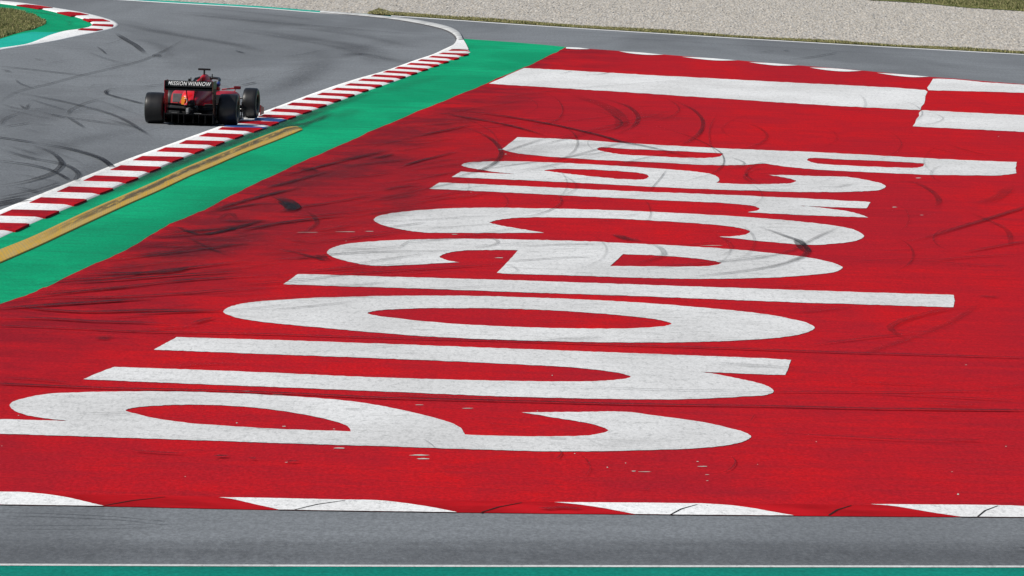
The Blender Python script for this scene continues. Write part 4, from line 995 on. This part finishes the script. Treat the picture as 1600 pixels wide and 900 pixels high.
# nose, cockpit, halo, mirrors
V, F = loft([(2.9, 0, 0.12, 0.60, 0.29, 0.65), (3.4, 0, 0.18, 0.60, 0.22, 0.7), (4.0, 0, 0.22, 0.52, 0.16, 0.75), (4.6, 0, 0.22, 0.40, 0.12, 0.8), (5.0, 0, 0.20, 0.30, 0.09, 0.9)], 24)
cmesh('nose', V, F, C_RED, None, True)
V, F = loft([(2.12, 0, 0.50, 0.82, 0.16, 0.8), (2.3, 0, 0.50, 0.78, 0.20, 0.8), (2.5, 0, 0.50, 0.70, 0.24, 0.8), (2.8, 0, 0.50, 0.63, 0.26, 0.8)], 20)
cmesh('headrest', V, F, C_BLACK, None, True)
hp = [(-0.25, 2.15, 0.74), (-0.275, 2.35, 0.83), (-0.27, 2.6, 0.88), (-0.22, 2.85, 0.90), (-0.10, 3.05, 0.90), (0, 3.10, 0.90), (0.10, 3.05, 0.90), (0.22, 2.85, 0.90), (0.27, 2.6, 0.88), (0.275, 2.35, 0.83), (0.25, 2.15, 0.74)]
G().tube(hp, 0.030, 10).tube([(0, 3.10, 0.90), (0, 3.28, 0.72), (0, 3.40, 0.58)], [0.03, 0.022, 0.02], 10).obj('halo', C_BLACK, None, True)
# helmet of the driver inside the cockpit, right cockpit flank showing blue and white
def ball(c, r, n=16):
    V = []; F = []
    for i in range(n + 1):
        t = math.pi * i / n
        for k in range(n): V.append((c[0] + r[0] * math.sin(t) * math.cos(2 * math.pi * k / n), c[1] + r[1] * math.sin(t) * math.sin(2 * math.pi * k / n), c[2] + r[2] * math.cos(t)))
    for i in range(n):
        for k in range(n): F.append((i * n + k, i * n + (k + 1) % n, (i + 1) * n + (k + 1) % n, (i + 1) * n + k))
    return V, F
cmesh('helmet', *ball((0.03, 2.62, 0.745), (0.125, 0.14, 0.13)), gloss('helmet_paint', (0.5, 0.03, 0.04), 0.25, 0.5, 0.6), None, True)
cmesh('cockpit_padding', *ball((0.285, 2.30, 0.80), (0.045, 0.12, 0.06), 12), C_BLUE, None, True)
G().tube([(0.245, 2.28, 0.745), (0.262, 2.24, 0.79)], 0.014, 8).obj('white_decal', C_WHITE)
G().box((0.26, 2.25, 0.70), (0.11, 0.25, 0.075)).obj('cockpit_side', C_RED, None, False, 0.02)
for s in (-1, 1):
    m = G().box((s * 0.64, 2.78, 0.715), (0.155, 0.06, 0.068)).obj('mirror', gloss('mirror_red', (0.10, 0.006, 0.010), 0.4, 0.2, 0.1), None, False, 0.015)
    G().tube([(s * 0.58, 2.78, 0.70), (s * 0.30, 2.75, 0.665)], 0.014, 8).tube([(s * 0.60, 2.78, 0.68), (s * 0.57, 2.70, 0.58)], 0.009, 8).obj('mirror_stalk', C_RED, m)
    # front wing, suspension, floor fins
    G().panel([(s * 0.96, 4.45, 0.05), (s * 0.96, 5.15, 0.06), (s * 0.96, 5.10, 0.20), (s * 0.96, 4.45, 0.28)], s * 0.014).obj('front_wing_endplate', C_DRED)
    for (y0, z0, y1, z1) in ((3.35, 0.45, 3.62, 0.45), (3.95, 0.45, 3.74, 0.45), (3.35, 0.22, 3.62, 0.20), (3.95, 0.22, 3.74, 0.20)):
        G().tube([(s * 0.18, y0, z0), (s * 0.70, y1, z1)], 0.013, 8).obj('front_wishbone', C_BLACK)
    for (y0, z0, y1, z1, r_) in ((0.42, 0.42, 0.06, 0.44, 0.014), (-0.10, 0.40, -0.04, 0.44, 0.014), (0.45, 0.20, 0.05, 0.22, 0.014), (-0.12, 0.22, -0.05, 0.23, 0.018), (0.0, 0.31, 0.0, 0.33, 0.030)):
        G().tube([(s * 0.10, y0, z0), (s * 0.62, y1, z1)], r_, 8).obj('rear_wishbone', C_MATT)
    G().box((s * 0.585, 0.0, 0.30), (0.06, 0.26, 0.34)).box((s * 0.55, -0.10, 0.16), (0.05, 0.14, 0.05)).obj('brake_duct', C_MATT, None, False, 0.02)
    G().tube([(s * 0.50, -0.14, 0.42), (s * 0.545, -0.15, 0.40), (s * 0.55, -0.15, 0.24)], 0.010, 6).obj('brake_pipe', C_DGREY)
    for k in range(4):
        G().panel([(s * (0.66 + 0.035 * k), 2.62 + 0.10 * k, 0.06), (s * (0.66 + 0.035 * k), 2.76 + 0.1 * k, 0.06), (s * (0.66 + 0.035 * k), 2.74 + 0.1 * k, 0.40), (s * (0.66 + 0.035 * k), 2.66 + 0.1 * k, 0.40)], s * 0.01).obj('bargeboard', C_BLACK)
g_ = G()
for j, (y, z, c, t) in enumerate(((5.02, 0.09, 0.20, 4), (4.84, 0.125, 0.16, 14), (4.70, 0.17, 0.14, 24), (4.58, 0.225, 0.12, 32))):
    g_.box((0, y, z), (1.91, c, 0.012), Matrix.Rotation(R(-t), 3, 'X'))
g_.obj('front_wing', C_BLACK)
# floor and diffuser
fp = [(-0.30, -0.30), (-0.52, 0.05), (-0.52, 0.42), (-0.72, 0.62), (-0.80, 1.0), (-0.80, 2.4), (-0.62, 2.75), (-0.25, 2.95)]
fp = fp + [(-x, y) for x, y in fp[::-1]]
G().panel([(x, y, 0.045) for x, y in fp], 0.02, 2).obj('floor', C_MATT)
dz = [(0.30, 0.06), (-0.05, 0.11), (-0.35, 0.18), (-0.62, 0.245)]
V = []; F = []
for (y, z) in dz:
    for x in (-0.525, 0.525): V += [(x, y, z), (x, y, z + 0.02)]
for i in range(len(dz) - 1):
    a = i * 4; F += [(a, a + 2, a + 6, a + 4), (a + 1, a + 3, a + 7, a + 5), (a, a + 1, a + 5, a + 4), (a + 2, a + 3, a + 7, a + 6)]
F += [(0, 1, 3, 2), (12, 13, 15, 14)]
dif = cmesh('diffuser', V, F, C_MATT)
for x in (-0.525, -0.36, -0.22, -0.10, 0.10, 0.22, 0.36, 0.525):
    G().panel([(x, 0.2, 0.05), (x, -0.62, 0.055), (x, -0.64, 0.255 if abs(x) < 0.5 else 0.30), (x, -0.2, 0.16), (x, 0.2, 0.09)], 0.008).obj('strake', C_MATT, dif)
G().tube([(0, 0.4, 0.30), (0, -0.2, 0.30), (0, -0.45, 0.29)], [0.16, 0.13, 0.07], 16).obj('gearbox', C_MATT, None, True)
G().box((-0.005, -0.63, 0.335), (0.065, 0.30, 0.11)).obj('crash_structure', C_DGREY, None, False, 0.012)
G().box((-0.005, -0.785, 0.335), (0.05, 0.012, 0.085)).obj('rain_light', C_GREY, None, False, 0.006)
ex = G().tube([(-0.0, -0.1, 0.45), (-0.0, -0.42, 0.45)], [0.075, 0.062], 20)
ex.obj('exhaust', C_MATT, None, True)
for s in (-1, 1): G().tube([(s * 0.12, -0.15, 0.40), (s * 0.12, -0.36, 0.405)], 0.025, 12).obj('wastegate_pipe', C_DGREY, None, True)
for bc, bs in (((-0.02, -0.64, 0.268), (0.05, 0.02, 0.014)), ((0.20, -0.645, 0.272), (0.16, 0.012, 0.008)), ((-0.30, -0.645, 0.272), (0.12, 0.012, 0.006))): G().box(bc, bs).obj('diffuser_bracket', C_GREY, dif)

# rear wing
wing = G()
def foil(pts, x0, x1, t):
    V = []; F = []; n = len(pts)
    for x in (x0, x1):
        for (y, z) in pts: V.append((x, y, z))
        for (y, z) in pts[::-1]: V.append((x, y - 0.35 * t, z - t))
    m = 2 * n
    F.append(tuple(range(m))); F.append(tuple(range(m, 2 * m)))
    for i in range(m): F.append((i, (i + 1) % m, m + (i + 1) % m, m + i))
    return V, F
root_w = bpy.data.objects.new('rear_wing', None); COL.objects.link(root_w); root_w.parent = car
WX = 0.515
o = cmesh('wing_flap', *foil([(-0.44, 0.80), (-0.50, 0.825), (-0.56, 0.88), (-0.60, 0.965)], -WX, WX, 0.014), C_BLACK, root_w, False)
cmesh('main_plane', *foil([(-0.16, 0.86), (-0.20, 0.82), (-0.28, 0.79), (-0.36, 0.78), (-0.46, 0.79)], -WX, WX, 0.02), C_BLACK, root_w, False)
G().box((0, -0.545, 0.79), (1.02, 0.10, 0.045), Matrix.Rotation(R(20), 3, 'X')).obj('lower_lip', C_BLACK, root_w)
G().box((0, -0.618, 0.900), (1.0, 0.010, 0.130), Matrix.Rotation(R(-4), 3, 'X')).obj('lettering_panel', C_BLACK, root_w)
ep = [(-0.12, 0.90), (-0.16, 0.965), (-0.70, 0.965), (-0.715, 0.74), (-0.64, 0.70), (-0.66, 0.58), (-0.60, 0.48), (-0.50, 0.40), (-0.40, 0.12), (-0.15, 0.10), (-0.12, 0.5)]
for s, mt in ((-1, C_DRED), (1, C_BRONZE)):
    e_ = G().panel([(s * WX, y, z) for y, z in ep], s * 0.014).obj('endplate', mt, root_w)
    G().panel([(s * (WX + 0.016 if s > 0 else WX - 0.004), y, z) for y, z in ((-0.14, 0.80), (-0.17, 0.967), (-0.704, 0.967), (-0.718, 0.80))], s * 0.006).obj('endplate_top', C_BLACK, e_)
for x in (-0.10, 0.10): G().tube([(x * 0.5, -0.25, 0.42), (x * 0.8, -0.30, 0.62), (x, -0.34, 0.80)], 0.012, 8).obj('wing_pylon', C_BLACK, root_w)
G().box((-0.01, -0.50, 0.985), (0.045, 0.14, 0.05)).obj('flap_actuator', C_BLACK, root_w, False, 0.01)
tc = bpy.data.curves.new('lettering', 'FONT'); tc.body = 'MISSION WINNOW'; tc.size = 0.12; tc.shear = 0.28; tc.offset = 0.0012; tc.space_character = 1.12; tc.extrude = 0.001
tc.align_x = 'CENTER'; tc.align_y = 'CENTER'; tc.space_word = 0.45
to = bpy.data.objects.new('lettering_tmp', tc); COL.objects.link(to)
bpy.context.view_layer.update()
me = bpy.data.meshes.new_from_object(to.evaluated_get(bpy.context.evaluated_depsgraph_get()))
bpy.data.objects.remove(to)
w_ = max(v.co.x for v in me.vertices) - min(v.co.x for v in me.vertices)
h_ = max(v.co.y for v in me.vertices) - min(v.co.y for v in me.vertices)
for v in me.vertices: v.co.x *= 0.93 / w_; v.co.y *= 0.086 / h_
me.materials.clear(); me.materials.append(C_WHITE)
lo_ = bpy.data.objects.new('lettering', me); COL.objects.link(lo_); lo_.parent = root_w
lo_.matrix_local = Matrix.Translation((0.0, -0.632, 0.903)) @ Matrix.Rotation(R(86), 4, 'X')
